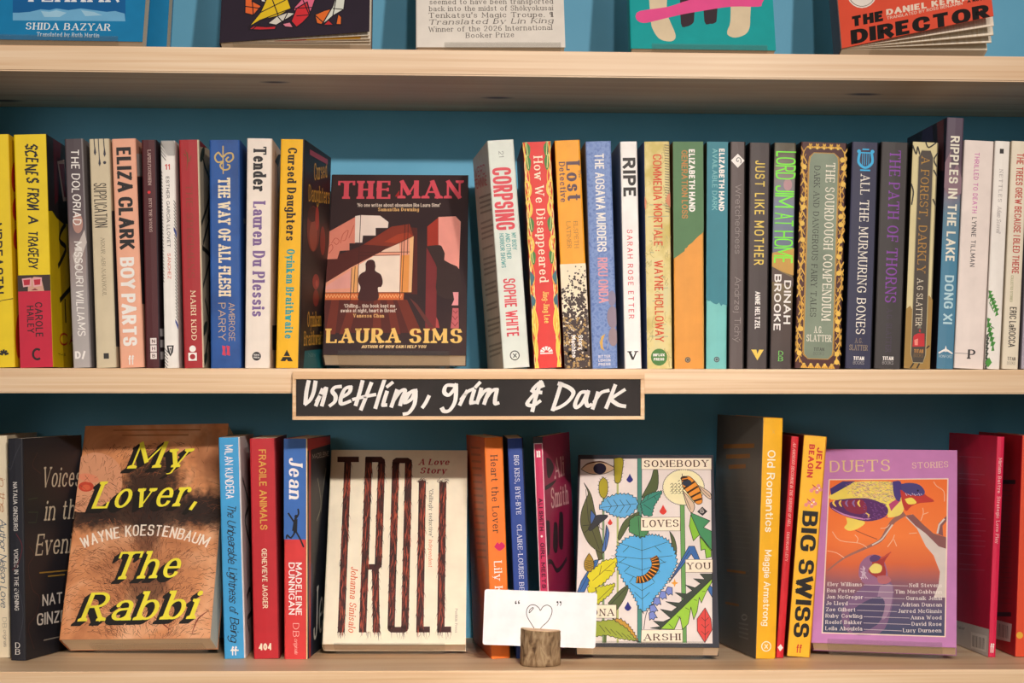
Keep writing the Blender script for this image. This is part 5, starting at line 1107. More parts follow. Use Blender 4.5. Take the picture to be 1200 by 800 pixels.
def dens(x, y):
    d = math.exp(-((x - 172) / 26) ** 2) * (1.0 if 555 < y < 625 else .35 if y < 740 else .2)
    d += .9 * math.exp(-((y - (603 - 10 * math.cos((x - 165) / 45))) / 11) ** 2)
    d += .35 * math.exp(-((x - 165) / 60) ** 2) * (y > 640)
    d += .5 * math.exp(-((x - 178) / 20) ** 2 - ((y - 690) / 22) ** 2)
    return d
k.poly('d89872', blob([(72, 548), (110, 530), (140, 545), (138, 585), (100, 600), (74, 590)])); k.ell('c5452e', 101, 570, 9, 6); k.ell('d6603f', 101, 571, 5, 3.4); k.ell('e08a68', 104, 560, 12, 5, .2)
for sh, n_, wd in (('9a6040', 700, .55), ('6a3c28', 800, .5), ('4a281c', 600, .5), ('24140f', 500, .55)):
    hs = []
    tries = 0
    while len(hs) < n_ and tries < 40000:
        tries += 1
        x, y = rr.uniform(70, 268), rr.uniform(520, 744); d = dens(x, y)
        if rr.random() > d * (1.6 if sh == '9a6040' else 1) + (.03 if sh != '24140f' else 0): continue
        if sh in ('9a6040', '6a3c28') and d > .4: continue
        an = math.pi / 2 + (x - 172) / 45 + rr.gauss(0, .45) + (1.2 if y < 560 else 0); L = rr.uniform(4, 11); bend = rr.uniform(-.6, .6)
        hs.append([(x, y), (x + L * .5 * math.cos(an), y + L * .5 * math.sin(an)), (x + L * (.5 * math.cos(an) + .5 * math.cos(an + bend)), y + L * (.5 * math.sin(an) + .5 * math.sin(an + bend)))])
    k.lines(sh, hs, wd, thin_end)
k.lines('a8683f', [[(133, 504), (235, 503.5)], [(143, 510), (221, 509.5)]], 1.4); k.lines('8a3a28', [[(225, 742), (232, 725), (245, 715)], [(200, 738), (180, 722)]], 1.6, both_ends, 4); k.done()
k = Ink(b.f, 'title_lettering')
words = (('My', (151.5, 549), (217, 547), 30.5), ('Lover,', (107, 596), (229, 592.5), 31.5), ('The', (130, 679), (207, 676.5), 32), ('Rabbi', (93.5, 728), (226, 725), 33.5))
TS = dict(wx=.13, wy=.07, serif=.085, slant=.3)
k.done()
for pair in (words[:2], words[2:]):
    k = Ink(b.f, 'title_lettering')
    for i in range(8, 0, -1):
        for s, p0, p1, cp in pair: k.text(s, '17120f', (p0[0] - i, p0[1] + i * .7), (p1[0] - i, p1[1] + i * .7), cp, 'ital', **dict(TS, wx=.14)); k.k -= 1
    k.k += 4
    for s, p0, p1, cp in pair: k.text(s, 'efe23c', p0, p1, cp, 'ital', **TS)
    k.done()
k = Ink(b.f, 'author_lettering')
base = lambda x: 626.5 + ((x - 171) / 72.0) ** 2 * 14.5
x = 97.0; s = 'WAYNE KOESTENBAUM'; wd = [10.2 if c == 'W' else 10 if c == 'M' else 3.6 if c == ' ' else 7.6 for c in s]; kk = 146 / (sum(wd) + 1.2 * len(s))
for c, w_ in zip(s, wd):
    x1 = x + w_ * kk
    if c != ' ': k.text(c, 'f3e6d6', (x, base(x) + 1), (x1, base(x1) + 1), 13, 'cond', wx=.15, wy=.1); k.k -= 1
    x = x1 + 1.2 * kk
k.done()

# --- hairy letters on cream, lowest shelf
b = faced_book('cream book with tall hairy red brown capitals shown cover outwards on the lowest shelf', (-.1694, .0838, -.2361), (-1.1, 27.7, .3), .1304, .1957, .018, 'efe4cb', 'e6d9bd', 'e6d9bd', group=FG)
stand(b, 'clear acrylic stand under the cream cover with hairy capitals', .083, .855, .0006)
k = Ink(b.f, 'title_lettering'); base_c = '43201d'
def stem(x0, y0, x1, y1, w0, w1): return ((x0, y0), (x1, y1), w0, w1)
stems = [((407.5, 541), (399.8, 740.8), 7.6), ((432.2, 536), (424.9, 740.8), 7.8), ((447.3, 541), (443.3, 662), 7.8), ((439.9, 667), (441, 740.8), 7.8), ((463.8, 541), (458.3, 737), 7.8), ((478.8, 541), (474.4, 737), 7.8), ((495, 563), (492, 740.8), 8), ((519, 565), (516.5, 740.8), 8)]
for p, q, wd in stems: k.line(base_c, [p, q], wd, step=False)
for pl in ([(395.4, 535), (420.6, 535), (420.6, 541.3), (395.4, 541.3)], [(428.5, 535), (447, 535), (451, 538.5), (451.2, 543), (443.4, 543), (443.4, 541.5), (428.5, 541.5)], [(428, 660.8), (447.5, 660.8), (446.8, 664), (443.5, 667.4), (428, 667.4)],
    [(459.9, 545), (460.2, 539), (464, 536.3), (478, 536.3), (482.5, 539), (482.8, 545), (475, 545), (474.6, 542.6), (468.4, 542.6), (467.8, 545)], [(454.4, 733), (462.2, 733), (462.6, 734.4), (470.2, 734.4), (470.5, 733), (478.3, 733), (477.8, 738.5), (474.5, 741), (458, 741), (454.8, 738.5)],
    [(488, 733.9), (503.8, 733.9), (503.8, 740.8), (488, 740.8)], [(512.5, 733.9), (528.7, 733.9), (528.7, 740.8), (512.5, 740.8)]): k.poly(base_c, pl, step=False)
k.k += 1; rr = random.Random(6)
for col, n_ in (('2b1917', 30), ('6b2a20', 34), ('95402c', 30), ('b9543a', 14), ('1d1413', 10)):
    hs = []
    for p, q, wd in stems:
        L = math.hypot(q[0] - p[0], q[1] - p[1])
        for _ in range(int(n_ * L / 200 * 1.4)):
            t = rr.random() * .96; x = p[0] + (q[0] - p[0]) * t + rr.uniform(-.42, .42) * wd; y = p[1] + (q[1] - p[1]) * t; l = rr.uniform(7, 16); dx = rr.choice((-1, 1)) * rr.uniform(0, 2.2)
            hs.append([(x, y), (x + dx * .4, y + l * .5), (x + dx - .03 * l, y + l)])
    k.lines(col, hs, .9, both_ends)
hs = []
for p, q, wd in stems:
    for _ in range(16):
        t = rr.random(); sd = rr.choice((-1, 1)); x = p[0] + (q[0] - p[0]) * t + sd * .45 * wd; y = p[1] + (q[1] - p[1]) * t; l = rr.uniform(4, 9); hs.append([(x, y), (x + sd * l * .22, y + l * .6), (x + sd * l * .3, y + l)])
for x, y in [(rr.uniform(a0, a1), 741) for a0, a1 in ((395, 404), (420, 446), (455, 478), (488, 504), (512, 529)) for _ in range(8)]: hs.append([(x, y - 1), (x + rr.uniform(-1, 1), y + 3), (x + rr.uniform(-2.5, 2.5), y + rr.uniform(5, 9))])
for cx in (495, 519):
    for _ in range(26): an = rr.uniform(-3.4, .3); l = rr.uniform(3, 7); hs.append([(cx + rr.uniform(-4, 4), 565), (cx + l * math.cos(an), 565 + l * .7 * math.sin(an)), (cx + l * 1.2 * math.cos(an + .5), 565 + l * math.sin(an + .3))])
k.lines('4a241e', hs, .5, thin_end); k.done()
k = Ink(b.f, 'subtitle_lettering'); k.text('A Love', 'b8343c', (490.5, 544.6), (526, 544.6), 7, 'italb'); k.text('Story', 'b8343c', (492, 554.6), (522.5, 554.6), 7, 'italb'); k.text('‘Chillingly seductive’', '4a4038', (503, 573), (502.6, 629), 4.6, 'serif'); k.text('Independent', 'd86a3c', (502.6, 632), (502.2, 664), 4.6, 'ital'); k.text('Pushkin Press', '6a6058', (533.6, 713), (533.3, 741), 2.8, 'serif'); k.done()
k = Ink(b.f, 'author_lettering'); k.text('Johanna Sinisalo', 'd8643a', (411.5, 663.5), (408.2, 740.5), 8, 'italb', wx=.15); k.done()

# --- botanical cover, lowest shelf
b = faced_book('botanical illustrated book with blue leaves, a bee and a caterpillar, shown cover outwards', (.0589, .0556, -.2355), (-5.8, 33.1, -.1), .1287, .2005, .018, '3b3b44', '2f2f38', '2f2f38', group=FG)
stand(b, 'clear acrylic stand under the botanical cover on the lowest shelf', .125, .89, .0042, front=.0022)
k = Ink(b.f, 'cover_print'); A_, D_ = zp(670, 525, 6.667), zp(670, 640, 6.156); OUT = '2e2c2a'
PANEL = [(680.3, 538), (833, 536.5), (835, 753.8), (673.8, 753.2)]
k.poly('e9dcd6', PANEL)
def leaf(col, pts, veins=(), sm=4, out=OUT, ow=.7):
    p = blob(pts, sm) if sm else list(pts); k.poly(col, p); k.line(out, p + [p[0]], ow)
    if veins: k.lines(out, veins, .55)
def jag(pts, amp, step):
    o = []
    for (x0, y0), (x1, y1) in zip(pts, pts[1:] + pts[:1]):
        L = math.hypot(x1 - x0, y1 - y0); m = max(1, int(L / step)); nx, ny = (y1 - y0) / (L or 1), -(x1 - x0) / (L or 1)
        for i in range(m):
            t = i / m; o.append((x0 + (x1 - x0) * t, y0 + (y1 - y0) * t)); t = (i + .75) / m; o.append((x0 + (x1 - x0) * t + nx * amp, y0 + (y1 - y0) * t + ny * amp))
    return o
k.poly('8fae7c', [(706, 578), (708, 578), (708, 753), (706, 753)]); k.poly('b4b874', [(722.6, 562), (725, 562), (725, 753), (722.6, 753)]); k.poly('4f8b7c', [(747, 537), (751.8, 537), (752.2, 753), (747, 753)]); k.poly('6fa35c', [(797, 590), (802, 590), (804.6, 753), (799.6, 753)])
k.lines(OUT, [[(706, 590), (706, 753)], [(708, 590), (708, 753)], [(747, 537), (747, 753)], [(752, 537), (752.2, 753)], [(797, 590), (799.6, 753)], [(802, 590), (804.6, 753)]], .5)
leaf('3f6cab', D_([(40, 330), (70, 250), (165, 100), (195, 95), (170, 170), (90, 330)]), [D_([(60, 320), (170, 110)])], 0); leaf('5b5c3a', D_([(165, 0), (215, 20), (225, 90), (195, 100)]), (), 0)
leaf('5c5d3b', A_([(95, 270), (150, 360), (178, 480), (205, 600), (250, 800), (215, 810), (130, 740), (72, 610), (75, 500), (110, 400), (128, 350)]), [A_([(110, 320), (130, 560), (215, 790)])])
leaf('4a6aa8', A_([(150, 480), (195, 545), (210, 600), (160, 610), (145, 560)]), (), 3); leaf('393a40', A_([(185, 530), (210, 522), (278, 524), (268, 550), (215, 590), (150, 645), (130, 625), (160, 585)]), (), 3); k.lines(OUT, [A_([(150, 600), (85, 605)]), A_([(150, 620), (100, 660)]), A_([(215, 590), (215, 620), (245, 640)])], .7)
leaf('4f72b4', A_([(270, 600), (292, 660), (280, 740), (262, 800), (235, 800), (258, 700)]), [A_([(272, 620), (262, 790)])], 3)
leaf('e9c7a4', A_([(72, 165), (120, 128), (185, 112), (250, 114), (335, 155), (270, 195), (200, 206), (130, 195)])); k.line('5a2c1c', curve(A_([(72, 165), (120, 124), (185, 108), (250, 110), (338, 155)]), 4), 1.6, both_ends); k.ell('29233a', 670 + 219 / 6.667, 525 + 160 / 6.667, 7.6, 6.6)
for pts in ([(330, 82), (400, 82), (392, 200), (378, 262), (350, 275), (335, 240)], [(247, 228), (278, 260), (280, 340), (262, 385), (235, 385), (214, 340), (216, 265)]):
    q = A_(pts); leaf('a99c2c', q, (), 3); sp = blob(q, 5); cxm = sum(p[0] for p in q) / len(q); k.lines(OUT, [[p, (p[0] + (1.6 if p[0] > cxm else -1.6), p[1] - 1)] for p in sp[::2]], .5)
def drop(col, x, y, r):
    k.poly(col, blob([(x, y - 1.6 * r), (x + .55 * r, y - .5 * r), (x + r, y + .35 * r), (x, y + 1.2 * r), (x - r, y + .35 * r), (x - .55 * r, y - .5 * r)], 3))
drop('2f307c', 738, 561, 3.8); drop('dc3f36', 777, 598, 4.2); drop('dc3f36', 715, 612, 2.8); drop('2f307c', 735.8, 711, 4)
leaf('57613d', A_([(638, 172), (672, 174), (670, 320), (600, 370), (548, 385), (590, 300), (620, 240)]), (), 3); leaf('57613d', A_([(360, 700), (375, 640), (420, 560), (515, 500), (520, 525), (450, 600), (400, 680), (372, 720)]), (), 3); leaf('57613d', A_([(765, 650), (800, 700), (820, 780), (812, 850), (790, 850), (785, 760)]), (), 3)
g1 = A_([(540, 430), (580, 375), (640, 348), (705, 338), (680, 390), (640, 450), (622, 530), (560, 520)]); leaf('3f8b7a', jag(g1, 1.2, 3.2), [A_([(548, 430), (690, 350)]), A_([(590, 400), (600, 370)]), A_([(560, 440), (620, 480)]), A_([(640, 375), (660, 400)])], 0)
leaf('4f8b5c', jag(A_([(455, 560), (500, 530), (540, 530), (600, 640), (580, 690), (520, 690), (450, 650)]), 1, 3), [A_([(520, 540), (530, 690)])], 0)
b1 = A_([(215, 465), (265, 395), (360, 362), (450, 365), (505, 400), (512, 450), (470, 510), (400, 540), (320, 520), (270, 490)]); leaf('66aede', jag(b1, 1.9, 4), [A_([(225, 464), (505, 435)])] + [A_([(x, 455 - (x - 215) * .02), (x - 35, 455 - sgn2 * 52)]) for x in (310, 360, 410, 460) for sgn2 in (1, -1)], 0)
hl = [(752, 629), (760, 625), (772, 626), (784, 632), (792, 645), (795, 660), (789, 673), (778, 690), (769, 700), (762, 712), (754, 719), (748, 714), (744, 704), (736, 690), (730, 682), (723, 668), (720, 655), (722, 640), (732, 630), (743, 626)]
leaf('5cb0e4', jag(hl, -2.2, 4), [[(752, 630), (753, 716)]] + [[(752.4, y), (752.4 + s_ * dx, y - dy)] for y, dx, dy in ((645, 30, 10), (655, 36, 4), (668, 28, 10), (680, 20, 9), (692, 14, 9), (702, 9, 8)) for s_ in (1, -1)] + [[(752.4 + s_ * dx * .5, y - dy * .5), (752.4 + s_ * dx * .75, y + 6 - dy * .4)] for y, dx, dy in ((645, 30, 10), (655, 36, 4), (668, 28, 10), (680, 20, 9)) for s_ in (1, -1)], 0)
k.ell('f2e8ba', 801, 571, 24, 20.5, 0, 40); k.line(OUT, jag([(801 + 24 * math.cos(t), 571 + 20.5 * math.sin(t)) for t in (i * .2 for i in range(32))], .8, 2), .5)
k.lines('5a5038', [A_([(770 + 28 * i, 285 + 28 * j), (785 + 28 * i, 275 + 28 * j), (795 + 28 * i, 295 + 28 * j), (775 + 28 * i, 300 + 28 * j)]) for i in range(4) for j in range(3)], .6)
leaf('dcbfa4', A_([(868, 335), (905, 370), (958, 440), (950, 495), (928, 500), (895, 440)]), [A_([(875, 350), (930, 480)])], 3); leaf('dcbfa4', A_([(985, 290), (1040, 320), (1085, 355), (1085, 400), (1030, 360)]), [A_([(1000, 305), (1080, 380)])], 3)
leaf('e8963a', A_([(858, 250), (880, 225), (925, 225), (985, 290), (1015, 370), (1018, 425), (985, 440), (950, 410), (900, 345), (868, 300)]), (), 3)
for q in ([(872, 320), (960, 262)], [(900, 352), (985, 300)], [(930, 385), (1005, 345)], [(955, 415), (1015, 395)]): k.line('38241c', A_(q), 2.2)
k.ell('2f3a4a', 670 + 900 / 6.667, 525 + 272 / 6.667, 5.4, 4); k.ell('38241c', 670 + 880 / 6.667, 525 + 238 / 6.667, 4.6, 3); k.line('e8963a', A_([(860, 245), (910, 235)]), 1.2); k.lines(OUT, [A_([(865, 225), (862, 200)]), A_([(845, 250), (830, 262)])], .7)
k.poly('2f2d2e', A_([(1020, 458), (1060, 495), (1022, 530), (980, 497)])); k.line('e6dad4', [(823 + .28 * t * math.cos(t), 599 + .26 * t * math.sin(t)) for t in (i * .6 for i in range(20))], .6)
leaf('4a9062', A_([(930, 505), (1080, 568), (1030, 620), (1093, 650), (1095, 800), (1000, 680), (950, 600)]), (), 0); leaf('8cc23e', A_([(930, 520), (1000, 680), (985, 690), (950, 725), (918, 610)]), (), 0); leaf('8cc23e', A_([(1000, 690), (1090, 795), (1090, 850), (1050, 860), (1040, 790), (1010, 800)]), [A_([(1010, 700), (1085, 800)])], 0)
leaf('3f6cab', D_([(700, 265), (845, 0), (885, 0), (925, 100), (890, 100), (862, 55), (800, 140)]), [D_([(720, 240), (850, 30)])], 0); leaf('3f6cab', D_([(975, 260), (1015, 300), (1014, 370), (985, 320)]), (), 0)
k.poly('e9a23c', D_([(742, 232), (750, 258), (770, 265), (750, 274), (742, 296), (734, 274), (715, 265), (734, 258)]))
cat = curve(D_([(465, 240), (500, 242), (545, 225), (580, 190), (605, 145), (600, 100), (588, 78)]), 4); k.line('3a2416', cat, 9)
for i in range(1, len(cat) - 1, 2): 
    (x0, y0), (x1, y1) = cat[i], cat[i + 1]; k.line('efa532' if i % 4 == 1 else 'e88a2c', [(x0 - (x1 - x0) * .15, y0 - (y1 - y0) * .15), (x0 + (x1 - x0) * .55, y0 + (y1 - y0) * .55)], 7.8)
leaf('a8862e', D_([(125, 50), (155, 100), (158, 160), (130, 185), (95, 165), (92, 110)]), (), 3); k.lines(OUT, [D_([(100, 100 + i * 16), (155, 115 + i * 16)]) for i in range(4)] + [D_([(150, 100 + i * 16), (98, 118 + i * 16)]) for i in range(4)], .4)
leaf('dccf2c', jag(D_([(115, 205), (230, 110), (325, 90), (300, 190), (230, 262), (170, 300), (165, 330), (118, 330), (130, 250)]), 1.6, 4.5), [D_([(150, 250), (310, 110)]), D_([(200, 205), (215, 140)]), D_([(240, 175), (290, 180)])], 0); leaf('c9c62c', jag(D_([(180, 300), (240, 290), (312, 272), (280, 340), (230, 380), (185, 418)]), 1.4, 4), [D_([(190, 390), (300, 285)])], 0)
leaf('57613d', D_([(262, 412), (330, 335), (402, 285), (396, 345), (335, 450), (300, 455)]), [D_([(280, 420), (395, 300)])], 3)
leaf('c9973c', jag(D_([(290, 520), (355, 518), (410, 560), (455, 620), (490, 690), (420, 680)]), -1.6, 4), (), 0); leaf('9ca83e', jag(D_([(90, 560), (180, 540), (300, 525), (400, 590), (480, 690), (350, 672), (250, 645), (90, 668)]), -1.2, 5), [D_([(200 + i * 40, 570 + i * 14), (240 + i * 42, 620 + i * 12)]) for i in range(6)], 0); k.poly('5a6a3c', D_([(230, 645), (252, 645), (250, 697), (228, 697)]))
leaf('40483f', D_([(568, 590), (640, 580), (590, 540), (660, 545), (715, 520), (640, 455), (720, 470), (760, 440), (680, 400), (775, 410), (810, 380), (745, 335), (830, 345), (870, 320), (820, 280), (890, 300), (930, 270), (880, 235), (960, 240), (925, 200), (1013, 200), (1013, 232), (640, 600)]), (), 0)
leaf('9ccb42', D_([(640, 597), (1013, 235), (1010, 262), (975, 320), (935, 410), (920, 370), (905, 470), (880, 530), (860, 440), (840, 560), (800, 602), (780, 510), (740, 600)]), [D_([(700 + i * 60, 560 - i * 58), (730 + i * 58, 590 - i * 66)]) for i in range(5)], 0)
k.lines(OUT, [D_([(520, 600), (540, 480), (600, 400), (660, 340)])], .8, None, 4)
for x, y, an in ((700, 325, .3), (655, 355, .2), (612, 400, .1), (585, 455, -.2), (580, 505, -.2)):
    c_, s_ = math.cos(an), math.sin(an); q = D_([(x + px * c_ - py * s_, y + px * s_ + py * c_) for px, py in ((-18, -28), (16, -32), (34, 20), (18, 14), (6, 30), (-8, 18), (-24, 26))]); leaf('7c8bd0', q, (), 0)
leaf('dd4c46', D_([(962, 445), (1004, 525), (1012, 605), (960, 696), (906, 612), (904, 525)]), [D_([(962, 460), (962, 690)])] + [D_([(962, y), (962 + s_ * 26, y - 26)]) for y in (540, 590, 640) for s_ in (1, -1)], 0)
for bx in (A_([(545, 80), (1092, 80), (1092, 170), (545, 168)]), A_([(540, 544), (848, 541), (848, 648), (540, 648)]), D_([(820, 97), (1016, 97), (1016, 190), (820, 190)]), D_([(60, 425), (322, 423), (322, 520), (60, 520)]), D_([(503, 605), (800, 603), (800, 697), (500, 697)])):
    k.poly('f7ead2', bx); k.line('6a4a34', bx + [bx[0]], .5)
k.done()
for s, p0, p1, cp, z_ in (('SOMEBODY', (565, 151), (1068, 148), 52, A_), ('LOVES', (555, 620), (835, 616), 55, A_), ('YOU', (832, 168), (1000, 166), 50, D_)): k = Ink(b.f, 'title_lettering'); k.text(s, '573521', z_([p0])[0], z_([p1])[0], cp / 6.5, 'serif', wx=.15); k.done()
k = Ink(b.f, 'author_lettering')
for s, p0, p1, cp in (('MONA', (75, 505), (305, 503), 52), ('ARSHI', (520, 682), (785, 680), 50)): k.text(s, '573521', D_([p0])[0], D_([p1])[0], cp / 6.3, 'serif', wx=.15)
k.done()

# --- mauve cover with birds, lowest shelf
b = faced_book('mauve paperback with an orange picture of two birds on branches, shown cover outwards', (.2757, .0733, -.2356), (-16.0, 28.7, .1), .1289, .1977, .02, 'c884bd', '7a3050', 'b070a8', group=FG)
stand(b, 'clear acrylic stand under the mauve bird cover on the lowest shelf', .115, .905, .0036)
k = Ink(b.f, 'cover_print'); E_, G_ = zp(950, 550, 6.667), zp(950, 660, 6.667)
FR = [(971.7, 562), (1110.8, 561), (1107.5, 745.8), (963.5, 741.3)]
k.poly(gradmat('dusk_sky_print', ((0, '3d4666'), (.16, '5a5070'), (.3, '8c5c68'), (.42, 'd8693e'), (.6, 'f38240'), (1, 'ef7434')), lo=.012, hi=.17, noise=.04, nscale=20), FR)
B1, B2, B3 = '8c5a58', 'dacdc4', 'b48a80'
k.poly(B2, E_([(742, 372), (830, 460), (900, 600), (960, 670), (1010, 800), (1000, 900), (960, 1000), (1052, 1000), (1062, 560), (960, 520), (850, 410), (790, 350)])); k.poly(B1, E_([(742, 360), (800, 350), (880, 430), (960, 500), (1062, 530), (1062, 620), (1000, 600), (900, 500), (820, 440)])); k.poly(B1, E_([(985, 500), (1000, 420), (1064, 360), (1064, 400), (1030, 440), (1035, 520)])); k.line(B2, E_([(990, 500), (1005, 430), (1045, 385)]), 2)
k.line('9c6a60', E_([(735, 345), (650, 400), (600, 470), (545, 555), (430, 612), (262, 690), (130, 792)]), 5, lambda t: 1.2 - .9 * t, 3); k.line(B2, E_([(640, 430), (590, 500), (550, 550), (480, 590)]), 1.6, None, 3)
k.lines('f0c0a0', [E_([(440, 610), (380, 575), (230, 555), (170, 485)]), E_([(360, 570), (370, 540), (345, 510)]), E_([(262, 690), (200, 650), (130, 635)]), E_([(600, 605), (640, 550), (655, 510)]), E_([(650, 545), (672, 600)]), E_([(545, 460), (590, 455), (615, 430)]), E_([(860, 400), (880, 340), (875, 300)]), E_([(880, 350), (920, 335)]), E_([(960, 95), (985, 130), (1040, 170), (1045, 250)]), E_([(770, 500), (830, 495)])], .8, None, 3); k.line('a8503c', E_([(350, 475), (430, 510), (520, 545)]), 1, None, 3)
k.poly('f0d964', blob(E_([(275, 375), (420, 405), (390, 450), (310, 480), (262, 455), (285, 420)]), 3))
k.poly('f0dc62', blob(E_([(155, 190), (250, 130), (360, 95), (560, 92), (650, 110), (715, 230), (725, 320), (650, 372), (590, 350), (400, 250), (160, 235)]), 3)); k.poly('463a78', E_([(152, 150), (250, 92), (350, 92), (250, 150), (160, 200)]))
rr = random.Random(12)
for col in ('c0609c', '7c4a8c', 'd884a0', 'f4e478', '5c3f88', 'f0d8a0'):
    k.lines(col, [E_([(x, y), (x + rr.uniform(8, 30), y + rr.uniform(-8, 14))]) for x, y in ((rr.uniform(270, 690), rr.uniform(95, 250)) for _ in range(150)) if y < 120 + x * .25], 1.1, both_ends)
k.poly('c24a78', blob(E_([(610, 270), (690, 230), (725, 300), (700, 345), (640, 340)]), 3)); k.poly('f2de70', blob(E_([(650, 300), (715, 240), (728, 310), (690, 360), (600, 372)]), 3)); k.poly('4a3c80', blob(E_([(640, 95), (700, 92), (715, 170), (690, 250), (650, 200)]), 3))
k.poly('5b3069', blob(E_([(150, 260), (230, 234), (430, 224), (560, 265), (606, 315), (580, 370), (480, 402), (380, 396), (230, 348), (155, 300)]), 3)); k.poly('8a2f48', blob(E_([(240, 250), (400, 235), (440, 320), (380, 350), (280, 320)]), 3)); k.line('c88ac0', E_([(165, 300), (260, 352), (400, 385), (470, 385)]), 2, both_ends, 3)
for x in (190, 240, 290, 345, 385): k.line('f0cf60' if x != 345 and x != 290 else '8a70a8', E_([(x, 240), (x - 14, 262), (x + (10 if x < 220 else 2), 292)]), 2.4, both_ends, 3)
k.line('f0cf60', E_([(430, 340), (455, 355), (450, 375)]), 1.6)
k.lines('7c4a8c', [E_([(x, y), (x + 14, y + 6)]) for x, y in ((rr.uniform(400, 590), rr.uniform(250, 390)) for _ in range(50))], .8)
k.poly('c03c36', blob(E_([(700, 160), (760, 170), (880, 190), (905, 205), (966, 250), (860, 262), (790, 285), (745, 325), (715, 260)]), 3)); k.poly('4b4580', blob(E_([(705, 115), (770, 104), (850, 120), (892, 172), (870, 205), (790, 200), (720, 170)]), 3)); k.poly('f2dd60', blob(E_([(735, 232), (790, 220), (828, 262), (765, 272)]), 3)); k.lines('c8b8d0', [E_([(740 + i * 17, 185 + i % 3 * 6), (752 + i * 17, 205 - i % 2 * 8)]) for i in range(8)], .9); k.ell('1c1420', 950 + 838 / 6.667, 550 + 165 / 6.667, 1.1)
k.poly('7a5c80', blob(G_([(400, 130), (470, 110), (560, 130), (620, 140), (650, 220), (620, 400), (540, 545), (300, 545), (240, 400), (300, 280), (420, 170)]), 3)); k.poly('9a7c98', blob(G_([(540, 180), (640, 170), (620, 360), (560, 440), (520, 300)]), 3)); k.poly('4c4668', blob(G_([(300, 380), (420, 300), (540, 260), (580, 330), (520, 480), (330, 540)]), 3))
k.poly('9a6a8c', blob(E_([(375, 830), (385, 740), (440, 680), (500, 665), (560, 690), (595, 780), (600, 850), (560, 900), (430, 900)]), 3)); k.poly('a83a38', blob(E_([(470, 670), (545, 690), (625, 645), (575, 725), (590, 800), (560, 860), (450, 800), (480, 740)]), 3)); k.poly('5c4070', blob(E_([(460, 690), (500, 665), (545, 685), (520, 715), (470, 720)]), 3)); k.poly('efdd78', blob(G_([(455, 40), (500, 0), (555, 20), (545, 70), (480, 75)]), 3)); k.poly('b86a70', blob(G_([(520, 100), (590, 95), (630, 130), (590, 160), (530, 150)]), 3)); k.lines('e0c8d8', [E_([(385 + rr.uniform(0, 50), 740 + rr.uniform(0, 120)), (400 + rr.uniform(0, 50), 745 + rr.uniform(0, 120))]) for _ in range(14)], .8); k.line('c8503c', E_([(545, 700), (600, 668), (628, 645)]), 1.4)
k.line('f4dcc8', FR + [FR[0]], 1.3); k.k += 1
left = (('Eley Williams', 132, 400), ('Ben Pester', 128, 347), ('Jon McGregor', 125, 408), ('Jo Lloyd', 122, 288), ('Zoe Gilbert', 120, 350), ('Ruby Cowling', 117, 402), ('Roelof Bakker', 116, 400), ('Leila Aboulela', 115, 402))
right = (('Nell Stevens', 770, 1025), ('Tim MacGabhann', 660, 1025), ('Gurnaik Johal', 747, 1025), ('Adrian Duncan', 708, 1025), ('Jarred McGinnis', 683, 1025), ('Anna Wood', 782, 1022), ('David Rose', 790, 1022), ('Lucy Durneen', 722, 1020))
k.lines('d8c8c8', [G_([(l[2] + 12, 168 + i * 49.6), (r[1] - 10, 176 + i * 50.2)]) for i, (l, r) in enumerate(zip(left, right))], .55); k.done()
k = Ink(b.f, 'contributor_lettering')
for i, (l, r) in enumerate(zip(left, right)):
    y0, y1 = 176 + i * 49.4, 186 + i * 50.4
    k.text(l[0], 'f2e6e0', *G_([(l[1], y0), (l[2], y0 + 3)]), 4.4, 'serif', n=3, wx=.14); k.text(r[0], 'f2e6e0', *G_([(r[1], y1 - 1), (r[2], y1)]), 4.4, 'serif', n=3, wx=.14)
k.done()
k = Ink(b.f, 'title_lettering'); k.text('DUETS', 'ecd09a', (972.5, 553.5), (1043, 552), 13.5, 'serif', wx=.11); k.text('STORIES', 'ecd0b0', (1069, 549), (1111.3, 547.5), 7, 'serif', wx=.12); k.done()

# ------------------------------------------------------------------ top shelf, cover outwards (their feet only are in the picture)
TG = 'books shown cover outwards on the top shelf'
def topbook(label, px, edge, w, t, ylr, cols, Y=.05, h=.2, **kw):
    p = at_y(px, 54, Y); R = rot(*ylr)
    x = p.x if edge == 'left' else p.x - w * R[0][0]
    z = max(top_z(x), top_z(x + w)) + .0042 + t * math.sin(math.radians(ylr[1])) + max(0, w * math.sin(math.radians(ylr[2])))
    return faced_book(label, (x, Y, z), ylr, w, h, t, *cols, group=TG, **kw)
b = topbook('deep blue paperback with a snowy mountain strip at the left end of the top shelf', 167, 'right', .134, .024, (0, 20, .6), ('0f7db2', '0f6a9a', '0f6a9a'))
stand(b, 'clear acrylic stand under the deep blue mountain cover on the top shelf', .06, .84, .004)
k = Ink(b.f, 'cover_print'); k.poly('0b5f9c', [(15, -40), (147, -40), (147, 25), (15, 24)]); k.poly('6fb0d8', [(15, 15), (22, 15), (35, 14), (48, 11), (58, 12), (66, 10), (80, 12), (95, 10), (110, 12), (125, 14), (135, 13), (146, 16), (147, 25), (15, 24)]); k.poly('9ccae4', [(48, 13), (58, 14), (66, 12), (78, 15), (70, 20), (52, 20)]); k.poly('9ccae4', [(95, 12), (110, 14), (120, 18), (100, 19)]); k.done()
k = Ink(b.f, 'title_lettering'); k.text('TEHRAN', 'eaf0f2', (28, 2), (140, 2.5), 20, 'serif', wx=.14); k.done()
k = Ink(b.f, 'author_lettering'); k.text('SHIDA BAZYAR', 'eaf0f2', (30, 34.5), (129, 36), 8, 'serif', wx=.16); k.text('Translated by Ruth Martin', 'd8e4ea', (43, 42.5), (116, 44), 5, 'serif', n=3); k.done()
